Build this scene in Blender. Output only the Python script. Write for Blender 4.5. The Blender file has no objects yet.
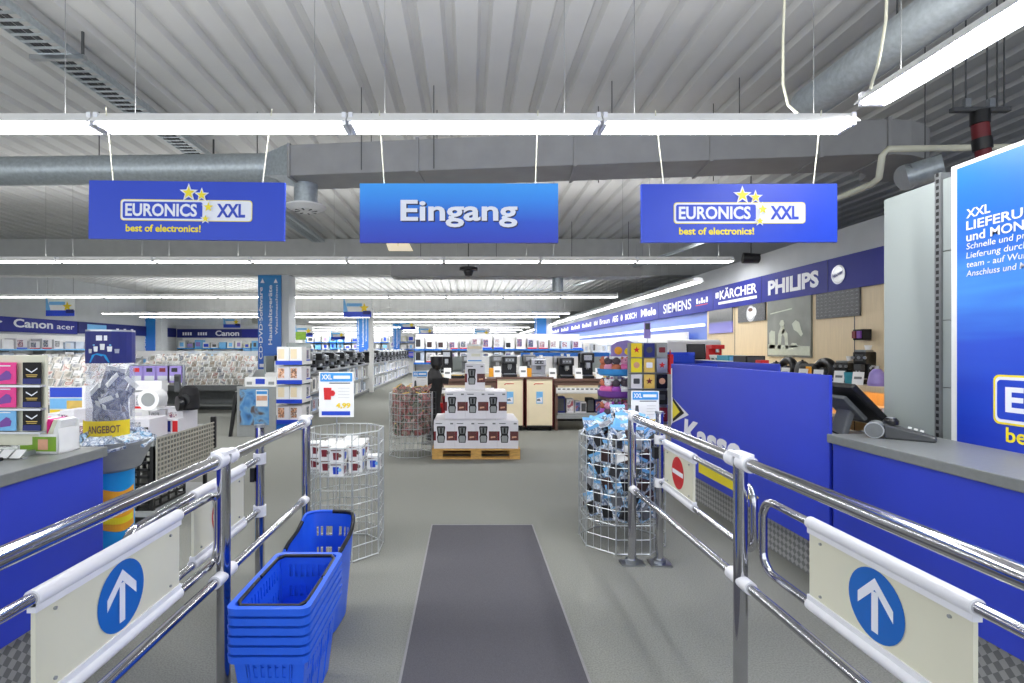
import bpy, math, random
from mathutils import Vector, Matrix, Euler
random.seed(7)
PI = math.pi
COL = bpy.context.scene.collection
SC = bpy.context.scene
F, CX, CY, EYE = 512.0, 468.0, 349.0, 1.5
def at(px, py, Y):
    return Vector(((px - CX) * Y / F, Y, EYE - (py - CY) * Y / F))
ORD = ("first second third fourth fifth sixth seventh eighth ninth tenth eleventh twelfth thirteenth fourteenth fifteenth sixteenth "
       "seventeenth eighteenth nineteenth twentieth").split()
_T = "twenty thirty forty fifty".split()
for _i, _t in enumerate(_T):
    if _i: ORD.append({"thirty": "thirtieth", "forty": "fortieth", "fifty": "fiftieth"}[_t])
    ORD += [_t + "-" + o for o in ORD[:9]]
# ---------------------------------------------------------------- materials
def lin(c):
    return tuple(((v / 255) / 12.92 if v / 255 <= .04045 else ((v / 255 + .055) / 1.055) ** 2.4) for v in c)
def _new(name):
    m = bpy.data.materials.new(name); m.use_nodes = True
    n = m.node_tree.nodes; b = n.get("Principled BSDF")
    return m, m.node_tree, n, b
def setp(b, rough, metal, spec=None):
    b.inputs["Roughness"].default_value = rough; b.inputs["Metallic"].default_value = metal
    if spec is not None: b.inputs["Specular IOR Level"].default_value = spec
def mat(name, c, rough=.5, metal=0., var=.06, scale=18., bump=0., spec=None, stretch=(1, 1, 1)):
    m, t, n, b = _new(name); setp(b, rough, metal, spec); c = lin(c)
    tc = n.new("ShaderNodeTexCoord"); mp = n.new("ShaderNodeMapping"); mp.inputs["Scale"].default_value = stretch
    no = n.new("ShaderNodeTexNoise"); no.inputs["Scale"].default_value = scale; no.inputs["Detail"].default_value = 3
    t.links.new(tc.outputs["Object"], mp.inputs["Vector"]); t.links.new(mp.outputs["Vector"], no.inputs["Vector"])
    r = n.new("ShaderNodeValToRGB")
    r.color_ramp.elements[0].position = .3; r.color_ramp.elements[1].position = .7
    r.color_ramp.elements[0].color = tuple(max(0, v * (1 - var)) for v in c) + (1,)
    r.color_ramp.elements[1].color = tuple(min(1, v * (1 + var)) for v in c) + (1,)
    t.links.new(no.outputs["Fac"], r.inputs["Fac"]); t.links.new(r.outputs["Color"], b.inputs["Base Color"])
    if bump:
        bn = n.new("ShaderNodeBump"); bn.inputs["Strength"].default_value = bump; bn.inputs["Distance"].default_value = .004
        t.links.new(no.outputs["Fac"], bn.inputs["Height"]); t.links.new(bn.outputs["Normal"], b.inputs["Normal"])
    return m
def emit(name, c, s):
    m, t, n, b = _new(name); b.inputs["Base Color"].default_value = lin(c) + (1,)
    b.inputs["Emission Color"].default_value = lin(c) + (1,); b.inputs["Emission Strength"].default_value = s
    return m
def randmat(name, cols, rough=.5, metal=0.):
    m, t, n, b = _new(name); setp(b, rough, metal)
    oi = n.new("ShaderNodeObjectInfo"); r = n.new("ShaderNodeValToRGB"); cr = r.color_ramp; cr.interpolation = 'CONSTANT'
    while len(cr.elements) < len(cols): cr.elements.new(.5)
    for i, c in enumerate(cols):
        cr.elements[i].position = i / len(cols); cr.elements[i].color = lin(c) + (1,)
    t.links.new(oi.outputs["Random"], r.inputs["Fac"]); t.links.new(r.outputs["Color"], b.inputs["Base Color"])
    return m
def printmat(name, cols, scale=14., rough=.35, shift=True, distort=1.):
    m, t, n, b = _new(name); setp(b, rough, 0)
    tc = n.new("ShaderNodeTexCoord"); no = n.new("ShaderNodeTexNoise")
    no.noise_dimensions = '4D'; no.inputs["Scale"].default_value = scale; no.inputs["Detail"].default_value = 2; no.inputs["Distortion"].default_value = distort
    t.links.new(tc.outputs["Object"], no.inputs["Vector"])
    oi = n.new("ShaderNodeObjectInfo"); mu = n.new("ShaderNodeMath"); mu.operation = 'MULTIPLY'; mu.inputs[1].default_value = 90
    t.links.new(oi.outputs["Random"], mu.inputs[0]); t.links.new(mu.outputs[0], no.inputs["W"])
    src = no.outputs["Fac"]
    if shift:
        a = n.new("ShaderNodeMath"); a.operation = 'MULTIPLY'; a.inputs[1].default_value = 1.6
        t.links.new(src, a.inputs[0])
        ad = n.new("ShaderNodeMath"); ad.operation = 'ADD'; t.links.new(a.outputs[0], ad.inputs[0]); t.links.new(oi.outputs["Random"], ad.inputs[1])
        fr = n.new("ShaderNodeMath"); fr.operation = 'FRACT'; t.links.new(ad.outputs[0], fr.inputs[0]); src = fr.outputs[0]
    r = n.new("ShaderNodeValToRGB"); cr = r.color_ramp
    while len(cr.elements) < len(cols): cr.elements.new(.5)
    lo, hi = (0, 1) if shift else (.3, .7)
    for i, c in enumerate(cols):
        cr.elements[i].position = lo + (hi - lo) * i / (len(cols) - 1); cr.elements[i].color = lin(c) + (1,)
    t.links.new(src, r.inputs["Fac"]); t.links.new(r.outputs["Color"], b.inputs["Base Color"])
    return m
def gradmat(name, stops, axis='Z', lo=0., hi=1., rough=.35, noise=0.):
    m, t, n, b = _new(name); setp(b, rough, 0)
    tc = n.new("ShaderNodeTexCoord"); sp = n.new("ShaderNodeSeparateXYZ"); t.links.new(tc.outputs["Object"], sp.inputs[0])
    mr = n.new("ShaderNodeMapRange"); mr.inputs["From Min"].default_value = lo; mr.inputs["From Max"].default_value = hi
    t.links.new(sp.outputs[axis], mr.inputs["Value"])
    src = mr.outputs[0]
    if noise:
        mp = n.new("ShaderNodeMapping"); mp.inputs["Scale"].default_value = (1, .6, 5); t.links.new(tc.outputs["Object"], mp.inputs["Vector"])
        no = n.new("ShaderNodeTexNoise"); no.inputs["Scale"].default_value = 2.; t.links.new(mp.outputs["Vector"], no.inputs["Vector"])
        ml = n.new("ShaderNodeMath"); ml.operation = 'MULTIPLY_ADD'; ml.inputs[1].default_value = noise; ml.inputs[2].default_value = -noise / 2
        t.links.new(no.outputs["Fac"], ml.inputs[0])
        ad = n.new("ShaderNodeMath"); ad.operation = 'ADD'; t.links.new(src, ad.inputs[0]); t.links.new(ml.outputs[0], ad.inputs[1]); src = ad.outputs[0]
    r = n.new("ShaderNodeValToRGB"); cr = r.color_ramp
    while len(cr.elements) < len(stops): cr.elements.new(.5)
    for i, (p, c) in enumerate(stops):
        cr.elements[i].position = p; cr.elements[i].color = lin(c) + (1,)
    t.links.new(src, r.inputs["Fac"]); t.links.new(r.outputs["Color"], b.inputs["Base Color"])
    return m
def checkmat(name, c1, c2, scale, rot, rough=.35, metal=.6):
    m, t, n, b = _new(name); setp(b, rough, metal)
    tc = n.new("ShaderNodeTexCoord"); mp = n.new("ShaderNodeMapping"); mp.inputs["Rotation"].default_value = rot
    ch = n.new("ShaderNodeTexChecker"); ch.inputs["Scale"].default_value = scale
    ch.inputs["Color1"].default_value = lin(c1) + (1,); ch.inputs["Color2"].default_value = lin(c2) + (1,)
    t.links.new(tc.outputs["Object"], mp.inputs["Vector"]); t.links.new(mp.outputs["Vector"], ch.inputs["Vector"])
    t.links.new(ch.outputs["Color"], b.inputs["Base Color"])
    bn = n.new("ShaderNodeBump"); bn.inputs["Strength"].default_value = .6; bn.inputs["Distance"].default_value = .003
    t.links.new(ch.outputs["Fac"], bn.inputs["Height"]); t.links.new(bn.outputs["Normal"], b.inputs["Normal"])
    return m
def clearmat(name, c, alpha):
    m, t, n, b = _new(name); setp(b, .1, 0)
    b.inputs["Base Color"].default_value = lin(c) + (1,); b.inputs["Alpha"].default_value = alpha
    return m
M = {}
def A(k, *a, **kw): M[k] = mat(k, *a, **kw)
A('carpet', (134, 135, 129), .95, var=.2, scale=130, bump=.4, spec=.1)
A('mat_pile', (93, 92, 97), .95, var=.15, scale=300, bump=.5, spec=.1)
A('mat_edge', (140, 139, 140), .8)
A('deck', (196, 196, 194), .55, var=.04, scale=2)
A('concrete', (188, 189, 187), .8, var=.05, scale=4)
A('plaster', (200, 203, 205), .8, var=.03, scale=4)
A('bluewall', (104, 134, 222), .3, var=.05, scale=1.5)
A('wood', (222, 202, 166), .5, var=.05, scale=6, stretch=(1, 8, .6))
A('counter_blue', (46, 66, 196), .38, var=.03, scale=3)
A('counter_top', (124, 127, 126), .35, var=.05, scale=40)
A('grey', (150, 153, 152), .5, var=.04)
A('panelgrey', (152, 160, 158), .45, var=.02, scale=3)
A('darkgrey', (70, 72, 74), .5, var=.1)
A('midgrey', (112, 115, 116), .5, var=.08)
A('black', (16, 16, 18), .35, var=.2)
A('blacksoft', (24, 23, 25), .8, var=.3)
A('chrome', (196, 196, 200), .1, 1., var=.02)
A('steel', (176, 180, 184), .28, 1., var=.06)
A('galv', (178, 186, 190), .4, .45, var=.12, scale=30)
A('ductpaint', (150, 150, 150), .6, var=.06, scale=5)
A('white', (238, 238, 236), .45, var=.02)
A('whiteplastic', (236, 236, 240), .3, var=.02)
A('cream', (222, 220, 198), .45, var=.02, scale=4)
A('creamcab', (240, 226, 192), .45, var=.03, scale=4)
A('signblue', (30, 68, 198), .4, var=.03, scale=2)
A('fascia', (20, 34, 142), .6, var=.05, scale=1)
A('roundblue', (26, 104, 192), .4, var=.02)
A('red', (206, 32, 36), .45, var=.04)
A('darkred', (110, 22, 30), .5, var=.08)
A('brown', (112, 84, 72), .5, var=.12, scale=8, stretch=(1, 8, 8))
A('yellow', (240, 208, 24), .4, var=.03)
A('orange', (242, 168, 40), .45, var=.05)
A('basket', (42, 104, 238), .32, var=.04, scale=5)
A('palletwood', (205, 160, 88), .7, var=.2, scale=12, stretch=(1, 6, 6))
A('carton', (226, 224, 228), .55, var=.03)
A('cartonbrown', (96, 48, 44), .5, var=.25, scale=30)
A('skyblue', (60, 150, 222), .4, var=.05)
A('cyan', (20, 150, 222), .4, var=.04)
A('deepnavy', (26, 36, 112), .55, var=.05)
A('pink', (236, 40, 140), .4, var=.05)
A('lightblue', (120, 186, 236), .45, var=.05)
A('lilac', (150, 132, 200), .4, var=.05)
A('purple', (120, 66, 160), .5, var=.06)
A('teal', (58, 150, 170), .4, var=.05)
A('gold', (226, 190, 96), .5, var=.08)
A('green', (120, 160, 40), .5, var=.2)
A('silver', (190, 192, 196), .3, .7, var=.04)
A('wire', (196, 200, 202), .35, .6, var=.03)
A('gridbeige', (176, 172, 158), .5, var=.05)
A('letter', (236, 238, 246), .4, var=.01)
A('letterblue', (40, 70, 190), .4, var=.01)
A('letteryellow', (244, 224, 40), .4, var=.01)
A('letterdark', (36, 42, 84), .4, var=.01)
A('skin', (214, 160, 130), .6, var=.1)
A('maroon', (120, 30, 44), .5, var=.1)
A('hatch', (238, 222, 188), .5, var=.03)
M['diamond'] = checkmat('diamond', (176, 176, 174), (126, 127, 126), 30, (.785, .0, .0), .5, .0)
M['tube'] = emit('tube', (255, 255, 255), 14.)
M['tubefar'] = emit('tubefar', (255, 255, 255), 14.)
M['reflectstrip'] = emit('reflectstrip', (222, 232, 255), 1.3)  # emissive colour imitating the light line's reflection on the blue wall
M['warm'] = emit('warm', (255, 190, 110), 7.)
M['litpanel'] = emit('litpanel', (255, 238, 205), .5)
M['eingang'] = gradmat('eingang', [(0, (26, 52, 186)), (.35, (30, 84, 206)), (.7, (44, 140, 240)), (1, (58, 164, 250))], 'Z', -.18, .18)
M['poster'] = gradmat('poster', [(0, (28, 58, 190)), (.35, (38, 80, 206)), (.55, (64, 140, 226)), (.68, (36, 106, 206)), (1, (26, 110, 208))], 'Z', 1., 2.5, noise=.3)
M['pillarsign'] = gradmat('pillarsign', [(0, (44, 92, 196)), (.2, (48, 110, 206)), (1, (24, 130, 196))], 'Z', -1.1, 1.1)
M['cover'] = printmat('cover', [(238, 236, 230), (168, 150, 130), (214, 206, 196), (140, 140, 130), (226, 220, 210), (110, 116, 130), (232, 230, 226), (170, 110, 96)], 4, distort=.3)
M['bluepack'] = printmat('bluepack', [(214, 226, 240), (70, 96, 136), (236, 240, 246), (40, 40, 56), (150, 196, 232), (240, 243, 248), (100, 120, 150)], 20)
M['pouch'] = printmat('pouch', [(70, 62, 54), (190, 110, 112), (136, 126, 112), (50, 54, 44), (164, 156, 142), (150, 50, 62), (112, 104, 92), (40, 40, 36), (96, 110, 84), (180, 170, 160)], 15)
M['mugprint'] = printmat('mugprint', [(240, 238, 240), (236, 236, 238), (110, 36, 44), (242, 240, 240), (60, 50, 70)], 22)
M['gameart'] = printmat('gameart', [(40, 60, 90), (70, 130, 190), (110, 160, 200), (96, 84, 80), (60, 56, 64)], 3.2, shift=False, distort=1.2)
M['darkart'] = printmat('darkart', [(52, 54, 58), (90, 92, 94), (60, 62, 66), (120, 120, 120)], 30, shift=False)
M['greyphoto'] = printmat('greyphoto', [(116, 120, 114), (136, 140, 132)], 3, shift=False)
M['purplephoto'] = gradmat('purplephoto', [(0, (150, 146, 226)), (.4, (110, 110, 190)), (.5, (96, 98, 100)), (1, (130, 130, 128))], 'Z', -.22, .22)
M['goods'] = randmat('goods', [(240, 240, 242), (226, 230, 238), (206, 216, 232), (246, 246, 246), (180, 190, 206), (236, 234, 228), (210, 212, 216), (244, 244, 248)])
M['goodsblue'] = randmat('goodsblue', [(70, 110, 210), (236, 238, 246), (60, 70, 170), (170, 196, 240), (240, 242, 250), (90, 90, 190)])
M['gooddark'] = randmat('gooddark', [(26, 26, 30), (44, 44, 48), (90, 92, 98), (20, 20, 22), (150, 152, 158), (60, 40, 40)], .3)
M['goodprint'] = printmat('goodprint', [(60, 70, 110), (236, 236, 236), (150, 60, 60), (90, 110, 160), (30, 30, 36), (220, 220, 216)], 8)
M['facephoto'] = printmat('facephoto', [(236, 226, 214), (226, 170, 130), (90, 50, 40), (240, 236, 230), (214, 150, 110)], 6)
M['cardart'] = printmat('cardart', [(214, 196, 90), (60, 60, 66), (190, 50, 60), (40, 44, 110), (170, 176, 170), (214, 180, 120)], 9)
M['plush'] = randmat('plush', [(236, 120, 180), (240, 236, 240), (170, 90, 190), (90, 80, 90), (230, 160, 190), (250, 250, 250), (200, 120, 90)], .95)
M['clear'] = clearmat('clear', (196, 206, 228), .26)
M['glassbags'] = printmat('glassbags', [(50, 62, 130), (130, 126, 140), (36, 42, 90), (170, 172, 190), (110, 90, 96)], 10, shift=False)
# ---------------------------------------------------------------- mesh builder
class MB:
    def __init__(s): s.v = []; s.f = []; s.m = []; s.s = []; s.mats = []
    def mi(s, k):
        if k not in s.mats: s.mats.append(k)
        return s.mats.index(k)
    def q(s, pts, k, sm=False):
        b = len(s.v); s.v += [tuple(p) for p in pts]; s.f.append(tuple(range(b, b + len(pts)))); s.m.append(s.mi(k)); s.s.append(sm)
        return s
    def raw(s, vs, fs, k, sm=False):
        b = len(s.v); s.v += [tuple(p) for p in vs]; i = s.mi(k)
        for f in fs: s.f.append(tuple(b + j for j in f)); s.m.append(i); s.s.append(sm)
        return s
    def box(s, x0, x1, y0, y1, z0, z1, k):
        return s.raw([(x0, y0, z0), (x1, y0, z0), (x1, y1, z0), (x0, y1, z0), (x0, y0, z1), (x1, y0, z1), (x1, y1, z1), (x0, y1, z1)],
                     [(0, 3, 2, 1), (4, 5, 6, 7), (0, 1, 5, 4), (1, 2, 6, 5), (2, 3, 7, 6), (3, 0, 4, 7)], k)
    def obox(s, c, sz, R, k):
        c = Vector(c); R = R if isinstance(R, Matrix) else Euler(R).to_matrix()
        vs = [c + R @ Vector((x * sz[0] / 2, y * sz[1] / 2, z * sz[2] / 2)) for x, y, z in
              ((-1, -1, -1), (1, -1, -1), (1, 1, -1), (-1, 1, -1), (-1, -1, 1), (1, -1, 1), (1, 1, 1), (-1, 1, 1))]
        return s.raw(vs, [(0, 3, 2, 1), (4, 5, 6, 7), (0, 1, 5, 4), (1, 2, 6, 5), (2, 3, 7, 6), (3, 0, 4, 7)], k)
    def cyl(s, p0, p1, r, k, n=10, r2=None, caps=True):
        p0, p1 = Vector(p0), Vector(p1); d = (p1 - p0).normalized(); r2 = r if r2 is None else r2
        u = d.orthogonal().normalized(); w = d.cross(u)
        ra = [p0 + (u * math.cos(2 * PI * i / n) + w * math.sin(2 * PI * i / n)) * r for i in range(n)]
        rb = [p1 + (u * math.cos(2 * PI * i / n) + w * math.sin(2 * PI * i / n)) * r2 for i in range(n)]
        s.raw(ra + rb, [(i, (i + 1) % n, n + (i + 1) % n, n + i) for i in range(n)], k, True)
        if caps: s.raw(ra, [tuple(reversed(range(n)))], k); s.raw(rb, [tuple(range(n))], k)
        return s
    def tube(s, pts, r, k, n=6, closed=False):
        pts = [Vector(p) for p in pts]; N = len(pts); rings = []; u = None
        for i, p in enumerate(pts):
            a = pts[i - 1] if (i or closed) else p; b = pts[(i + 1) % N] if (i < N - 1 or closed) else p
            d = (b - a).normalized()
            u = d.orthogonal().normalized() if u is None else (u - d * u.dot(d)).normalized()
            w = d.cross(u)
            rings.append([p + (u * math.cos(2 * PI * j / n) + w * math.sin(2 * PI * j / n)) * r for j in range(n)])
        vs = [v for rg in rings for v in rg]; fs = []
        for i in range(N if closed else N - 1):
            i2 = (i + 1) % N
            fs += [(i * n + j, i * n + (j + 1) % n, i2 * n + (j + 1) % n, i2 * n + j) for j in range(n)]
        s.raw(vs, fs, k, n > 4)
        if not closed: s.raw(rings[0], [tuple(reversed(range(n)))], k); s.raw(rings[-1], [tuple(range(n))], k)
        return s
    def lathe(s, c, prof, k, n=20, caps=True, arc=None):
        c = Vector(c)
        rings = [[c + Vector((r * math.cos(2 * PI * i / n), r * math.sin(2 * PI * i / n), z)) for i in range(n)] for r, z in prof]
        for a, b in zip(rings, rings[1:]):
            s.raw(a + b, [(i, (i + 1) % n, n + (i + 1) % n, n + i) for i in range(n)], k, True)
        if caps:
            s.raw(rings[0], [tuple(reversed(range(n)))], k); s.raw(rings[-1], [tuple(range(n))], k)
        return s
    def poly(s, o, u, w, pts, k, th=0.):
        o, u, w = Vector(o), Vector(u), Vector(w); nn = u.cross(w).normalized()
        P = [o + u * a + w * b for a, b in pts]
        if not th: return s.q(P, k)
        T = [p + nn * th for p in P]; n = len(P)
        s.raw(P + T, [tuple(range(n, 2 * n)), tuple(reversed(range(n)))] + [(i, (i + 1) % n, n + (i + 1) % n, n + i) for i in range(n)], k)
        return s
    def build(s, name, parent=None, loc=None, bev=0., sol=0.):
        me = bpy.data.meshes.new(name); me.from_pydata(s.v, [], s.f)
        for k in s.mats: me.materials.append(M[k])
        me.polygons.foreach_set("material_index", s.m); me.polygons.foreach_set("use_smooth", s.s); me.update()
        o = bpy.data.objects.new(name, me); COL.objects.link(o)
        if parent is not None: o.parent = parent
        if loc is not None: o.location = loc
        if sol:
            d = o.modifiers.new("thickness", 'SOLIDIFY'); d.thickness = sol; d.offset = 0
        if bev:
            d = o.modifiers.new("edges", 'BEVEL'); d.width = bev; d.segments = 2; d.limit_method = 'ANGLE'
        return o
def circ(r, n=28, cx=0, cy=0): return [(cx + r * math.cos(2 * PI * i / n), cy + r * math.sin(2 * PI * i / n)) for i in range(n)]
def star(r, cx=0, cy=0, rot=0, k=.42):
    return [(cx + (r if i % 2 == 0 else r * k) * math.sin(rot + PI * i / 5), cy + (r if i % 2 == 0 else r * k) * math.cos(rot + PI * i / 5)) for i in range(10)]
def rrect(w, h, r, n=5):
    p = []
    for cx, cy, a0 in ((w / 2 - r, h / 2 - r, 0), (-w / 2 + r, h / 2 - r, PI / 2), (-w / 2 + r, -h / 2 + r, PI), (w / 2 - r, -h / 2 + r, 1.5 * PI)):
        p += [(cx + r * math.cos(a0 + PI / 2 * i / n), cy + r * math.sin(a0 + PI / 2 * i / n)) for i in range(n + 1)]
    return p
# ---------------------------------------------------------------- objects
LABELS = {}
def tag(o, label, cat, group=None, kind=None):
    n = len(label.replace(",", " ").split())
    if not 4 <= n <= 16: print("LABELLEN", n, label)
    LABELS.setdefault(label, []).append((o.name, group))
    o['label'] = label; o['category'] = cat
    if group: o['group'] = group
    if kind: o['kind'] = kind
    return o
def thing(name, label, cat, loc=(0, 0, 0), rz=0., group=None, kind=None):
    o = bpy.data.objects.new(name, None); COL.objects.link(o); o.location = loc; o.rotation_euler = (0, 0, rz); o.empty_display_size = .1
    return tag(o, label, cat, group, kind)
def struct(o): o['kind'] = 'structure'; return o
def kids(o): return [c for c in list(COL.objects) if c.parent == o]
_KC = {}
def dup(root, loc, label, rz=None, group=None, scale=None, rot=None):
    def rec(o, par):
        c = o.copy(); COL.objects.link(c)
        if par is not None: c.parent = par
        for ch in o.children: rec(ch, c)
        return c
    r = rec(root, None); r.location = loc
    if rz is not None: r.rotation_euler = (0, 0, rz)
    if rot is not None: r.rotation_euler = rot
    if scale is not None: r.scale = scale
    tag(r, label, root['category'], group or root.get('group'))
    return r
class Maker:
    """first call hands out the first-built thing, later calls copies"""
    def __init__(s, fn): s.fn = fn; s.p = None
    def __call__(s, loc, label, rz=0., group=None, scale=None, rot=None):
        if s.p is None:
            s.p = s.fn(label, group); o = s.p; o.location = loc
            o.rotation_euler = rot if rot is not None else (0, 0, rz)
            if scale is not None: o.scale = scale
            return o
        return dup(s.p, loc, label, rz, group, scale if scale is not None else (1, 1, 1), rot)
_TX = {}
def textdata(s, bold=.012):
    if (s, bold) in _TX: return _TX[(s, bold)]
    cu = bpy.data.curves.new("t", 'FONT'); cu.body = s; cu.resolution_u = 3; cu.offset = bold; cu.size = 1
    ob = bpy.data.objects.new("t", cu); COL.objects.link(ob)
    dg = bpy.context.evaluated_depsgraph_get(); dg.update()
    me = bpy.data.meshes.new_from_object(ob.evaluated_get(dg))
    vs = [v.co.copy() for v in me.vertices]; fs = [tuple(p.vertices) for p in me.polygons]
    bpy.data.objects.remove(ob); bpy.data.curves.remove(cu); bpy.data.meshes.remove(me)
    _TX[(s, bold)] = (vs, fs); return vs, fs
def text(mb, s, o, right, up, cap, k, width=None, align='C', shear=0., bold=.012, depth=0.):
    vs, fs = textdata(s, bold)
    x0 = min(v.x for v in vs); x1 = max(v.x for v in vs)
    sy = cap / .69; sx = sy if width is None else width / (x1 - x0)
    off = {'C': (x0 + x1) / 2, 'L': x0, 'R': x1}[align]
    o, right, up = Vector(o), Vector(right), Vector(up); nn = right.cross(up).normalized()
    P = [o + right * ((v.x - off) * sx + shear * v.y * sy) + up * (v.y * sy) for v in vs]
    mb.raw(P, fs, k)
    if depth: mb.raw([p - nn * depth for p in P], fs, k)
    return mb

def each(name, parent, builders):
    for b in builders: b.build(name, parent)

A('wiregrey', (140, 142, 142), .6)
A('statue', (196, 202, 186), .7)

A('bandyellow', (232, 204, 40), .5)
WORLD, EXPO, UPL, DNL = 2.4, -0.2, 8., 12.
# ================================================================ SETTING
XL, XR, YB, ZC, XO = -15.4, 4.5, 56., 4.2, 9.
struct(MB().q([(XL, -3, 0), (XO, -3, 0), (XO, YB, 0), (XL, YB, 0)], 'carpet').build('floor'))
d = MB(); x = XL
while x < XO + .3:
    for (a, za), (b, zb) in (((0, 0), (.18, 0)), ((.18, 0), (.21, .05)), ((.21, .05), (.27, .05)), ((.27, .05), (.3, 0))):
        d.q([(x + a, -3, ZC + za), (x + b, -3, ZC + zb), (x + b, YB, ZC + zb), (x + a, YB, ZC + za)], 'deck')
    x += .3
struct(d.build('ceiling'))
for i, y in enumerate((12.7, 24.7, 36.7, 48.7)):
    o = struct(MB().box(XL, XO, y - .2, y + .2, 3.3, ZC, 'concrete').build('ceiling_beam', bev=.02))
struct(MB().box(XL - .1, XL, -3, YB, 0, ZC + .1, 'plaster').build('wall_left'))
struct(MB().box(XL, XO, YB, YB + .1, 0, ZC + .1, 'plaster').build('wall_back'))
struct(MB().box(XR, XR + .1, -3, YB, 0, 2.6, 'bluewall').box(XR, XR + .1, -3, YB, 2.6, 2.95, 'plaster').build('wall_right'))
struct(MB().box(XO, XO + .1, -3, YB, 0, ZC + .1, 'plaster').build('wall_outer'))
struct(MB().box(XL, -8.6, 27., 27.1, 0, 2.75, 'plaster').build('wall_partition'))
w = MB().box(4.46, 4.5, 2., 9.55, 0, 2.25, 'wood')
for y in (5.9, 7.2, 8.55): w.box(4.457, 4.461, y, y + .012, .0, 2.25, 'darkgrey')
struct(w.build('trim_1'))
for i, (x, y) in enumerate(((-4.62, 12.7), (-4.9, 24.7), (-4.95, 36.7), (3.75, 24.7), (-14.9, 24.7))):
    struct(MB().box(x - .26, x + .26, y - .25, y + .25, 0, 3.3, 'plaster').build('column', bev=.01))
    s = thing('column_sign', ['tall blue vertical department sign on the pillar behind the boxed-goods end stand',
        'tall blue vertical sign on the second pillar along the appliance aisle', 'small distant blue vertical sign on the third pillar along the aisle',
        'distant blue vertical sign on the pillar near the blue glowing wall', 'blue vertical sign on the pillar by the far left-hand department wall'][i].replace(' left-hand', ''),
        'sign', (x - (.19 if i == 0 else .13 if i < 3 else .3 if i == 3 else .3), y - .29, 2.15), group='vertical pillar signs')
    MB().box(-.28, .28, 0, .03, -1.14, 1.14, 'pillarsign').build('board', s)
    L = MB(); up, rt = (-1, 0, 0), (0, 0, 1)
    text(L, "CD·DVD·Software", (-.17, -.004, -.9), rt, up, .085, 'letter', 1.75, 'L', bold=.02)
    L.build('lettering', s)
    if i < 3:
        L = MB(); text(L, "Haushaltsgeräte", (.06, -.004, -.55), rt, up, .085, 'letter', 1.45, 'L', bold=.02); L.build('lettering', s); L = MB()
        text(L, "Waschmaschinen", (.2, -.004, -.3), rt, up, .06, 'letter', 1.2, 'L'); L.build('lettering', s)
    b = MB().poly((-.17, -.004, 1.0), (1, 0, 0), (0, 0, 1), [(-.05, -.05), (.05, -.05), (0, .06)], 'letter').build('arrow_mark', s); b = MB().poly((.15, -.004, 1.0), (1, 0, 0), (0, 0, 1), [(-.05, -.05), (.05, -.05), (0, .06)], 'letter').build('arrow_mark', s)
    b = MB(); b.poly((0, -.003, -1.04), (1, 0, 0), (0, 0, 1), [(-.24, -.05), (.24, -.05), (.24, .03), (-.24, .03)], 'letter'); b.build('foot_band', s)
# ---------------------------------------------------------------- brand fascias
def blobs(mb, y0, y1, z0, z1, X, sgn):
    y = y0; st = (y1 - y0)
    n = 5
    for i in range(n):
        a = y0 + st * i / n; b = y0 + st * (i + .7) / n
        mb.q([(X, a, z0), (X, b, z0), (X, b, z1 - (.05 if i % 2 else 0)), (X, a, z1 - (.05 if i % 2 else 0))], 'letter')
fa = thing('brand_fascia', 'long dark blue fascia with white brand lettering high on the cash desk wall', 'fascia', (0, 0, 0), kind='thing')
b = MB().box(4.43, 4.495, 2., 46., 2.2, 2.6, 'fascia')
for y in (6.3, 7.72, 9.25, 11.9, 14.8): b.box(4.427, 4.431, y, y + .012, 2.2, 2.6, 'deepnavy')
b.build('board', fa)
RX = 4.424
def ftext(s, ya, yb, z, cap, bold=.012):
    m = MB(); text(m, s, (RX, (ya + yb) / 2, z), (0, -1, 0), (0, 0, 1), cap, 'letter', abs(ya - yb), 'C', bold=bold); m.build('lettering', fa)
ftext("PHILIPS", 7.55, 6.46, 2.30, .19, .045)
ftext("KÄRCHER", 9.0, 7.84, 2.37, .145, .025)
MB().q([(RX, 9.05, 2.28), (RX, 7.84, 2.28), (RX, 7.84, 2.325), (RX, 9.05, 2.325)], 'letter').q([(RX, 9.15, 2.40), (RX, 9.04, 2.40), (RX, 9.04, 2.50), (RX, 9.15, 2.50)], 'letter').build('underline', fa)
ftext("SIEMENS", 11.6, 10.15, 2.3, .2, .012)
ftext("Miele", 13.1, 12.05, 2.32, .18, .03)
ftext("BOSCH", 14.4, 13.45, 2.32, .15, .02)
MB().poly((RX, 14.75, 2.4), (0, -1, 0), (0, 0, 1), circ(.09), 'letter').build('emblem', fa)
ftext("AEG", 15.7, 15.1, 2.32, .17, .03)
ftext("Braun", 17.2, 16.0, 2.32, .17, .01)
m = MB()
for a, c in ((17.5, 18.0), (18.4, 19.9), (20.3, 22.), (22.6, 24.4), (25, 27.), (28, 31), (32, 35), (36, 40)): blobs(m, a, c, 2.32, 2.47, RX, 1)
blobs(m, 9.45, 9.95, 2.37, 2.47, RX, 1); m.q([(RX, 9.95, 2.33), (RX, 9.45, 2.33), (RX, 9.45, 2.345), (RX, 9.95, 2.345)], 'red')
m.build('small_lettering', fa)
h = MB().poly((RX, 6.12, 2.39), (0, -1, 0), (0, 0, 1), circ(.115, 32), 'letter'); h.poly((RX - .002, 6.12, 2.39), (0, -1, 0), (0, 0, 1), circ(.1, 32), 'silver')
text(h, "Hoover", (RX - .004, 6.12, 2.37), (0, -1, .25), (0, .15, 1), .055, 'fascia', .17, 'C', .05); h.build('emblem', fa)
fl = thing('brand_fascia', 'dark blue fascia with white camera brand lettering along the far side wall', 'fascia', (0, 0, 0), kind='thing')
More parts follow.
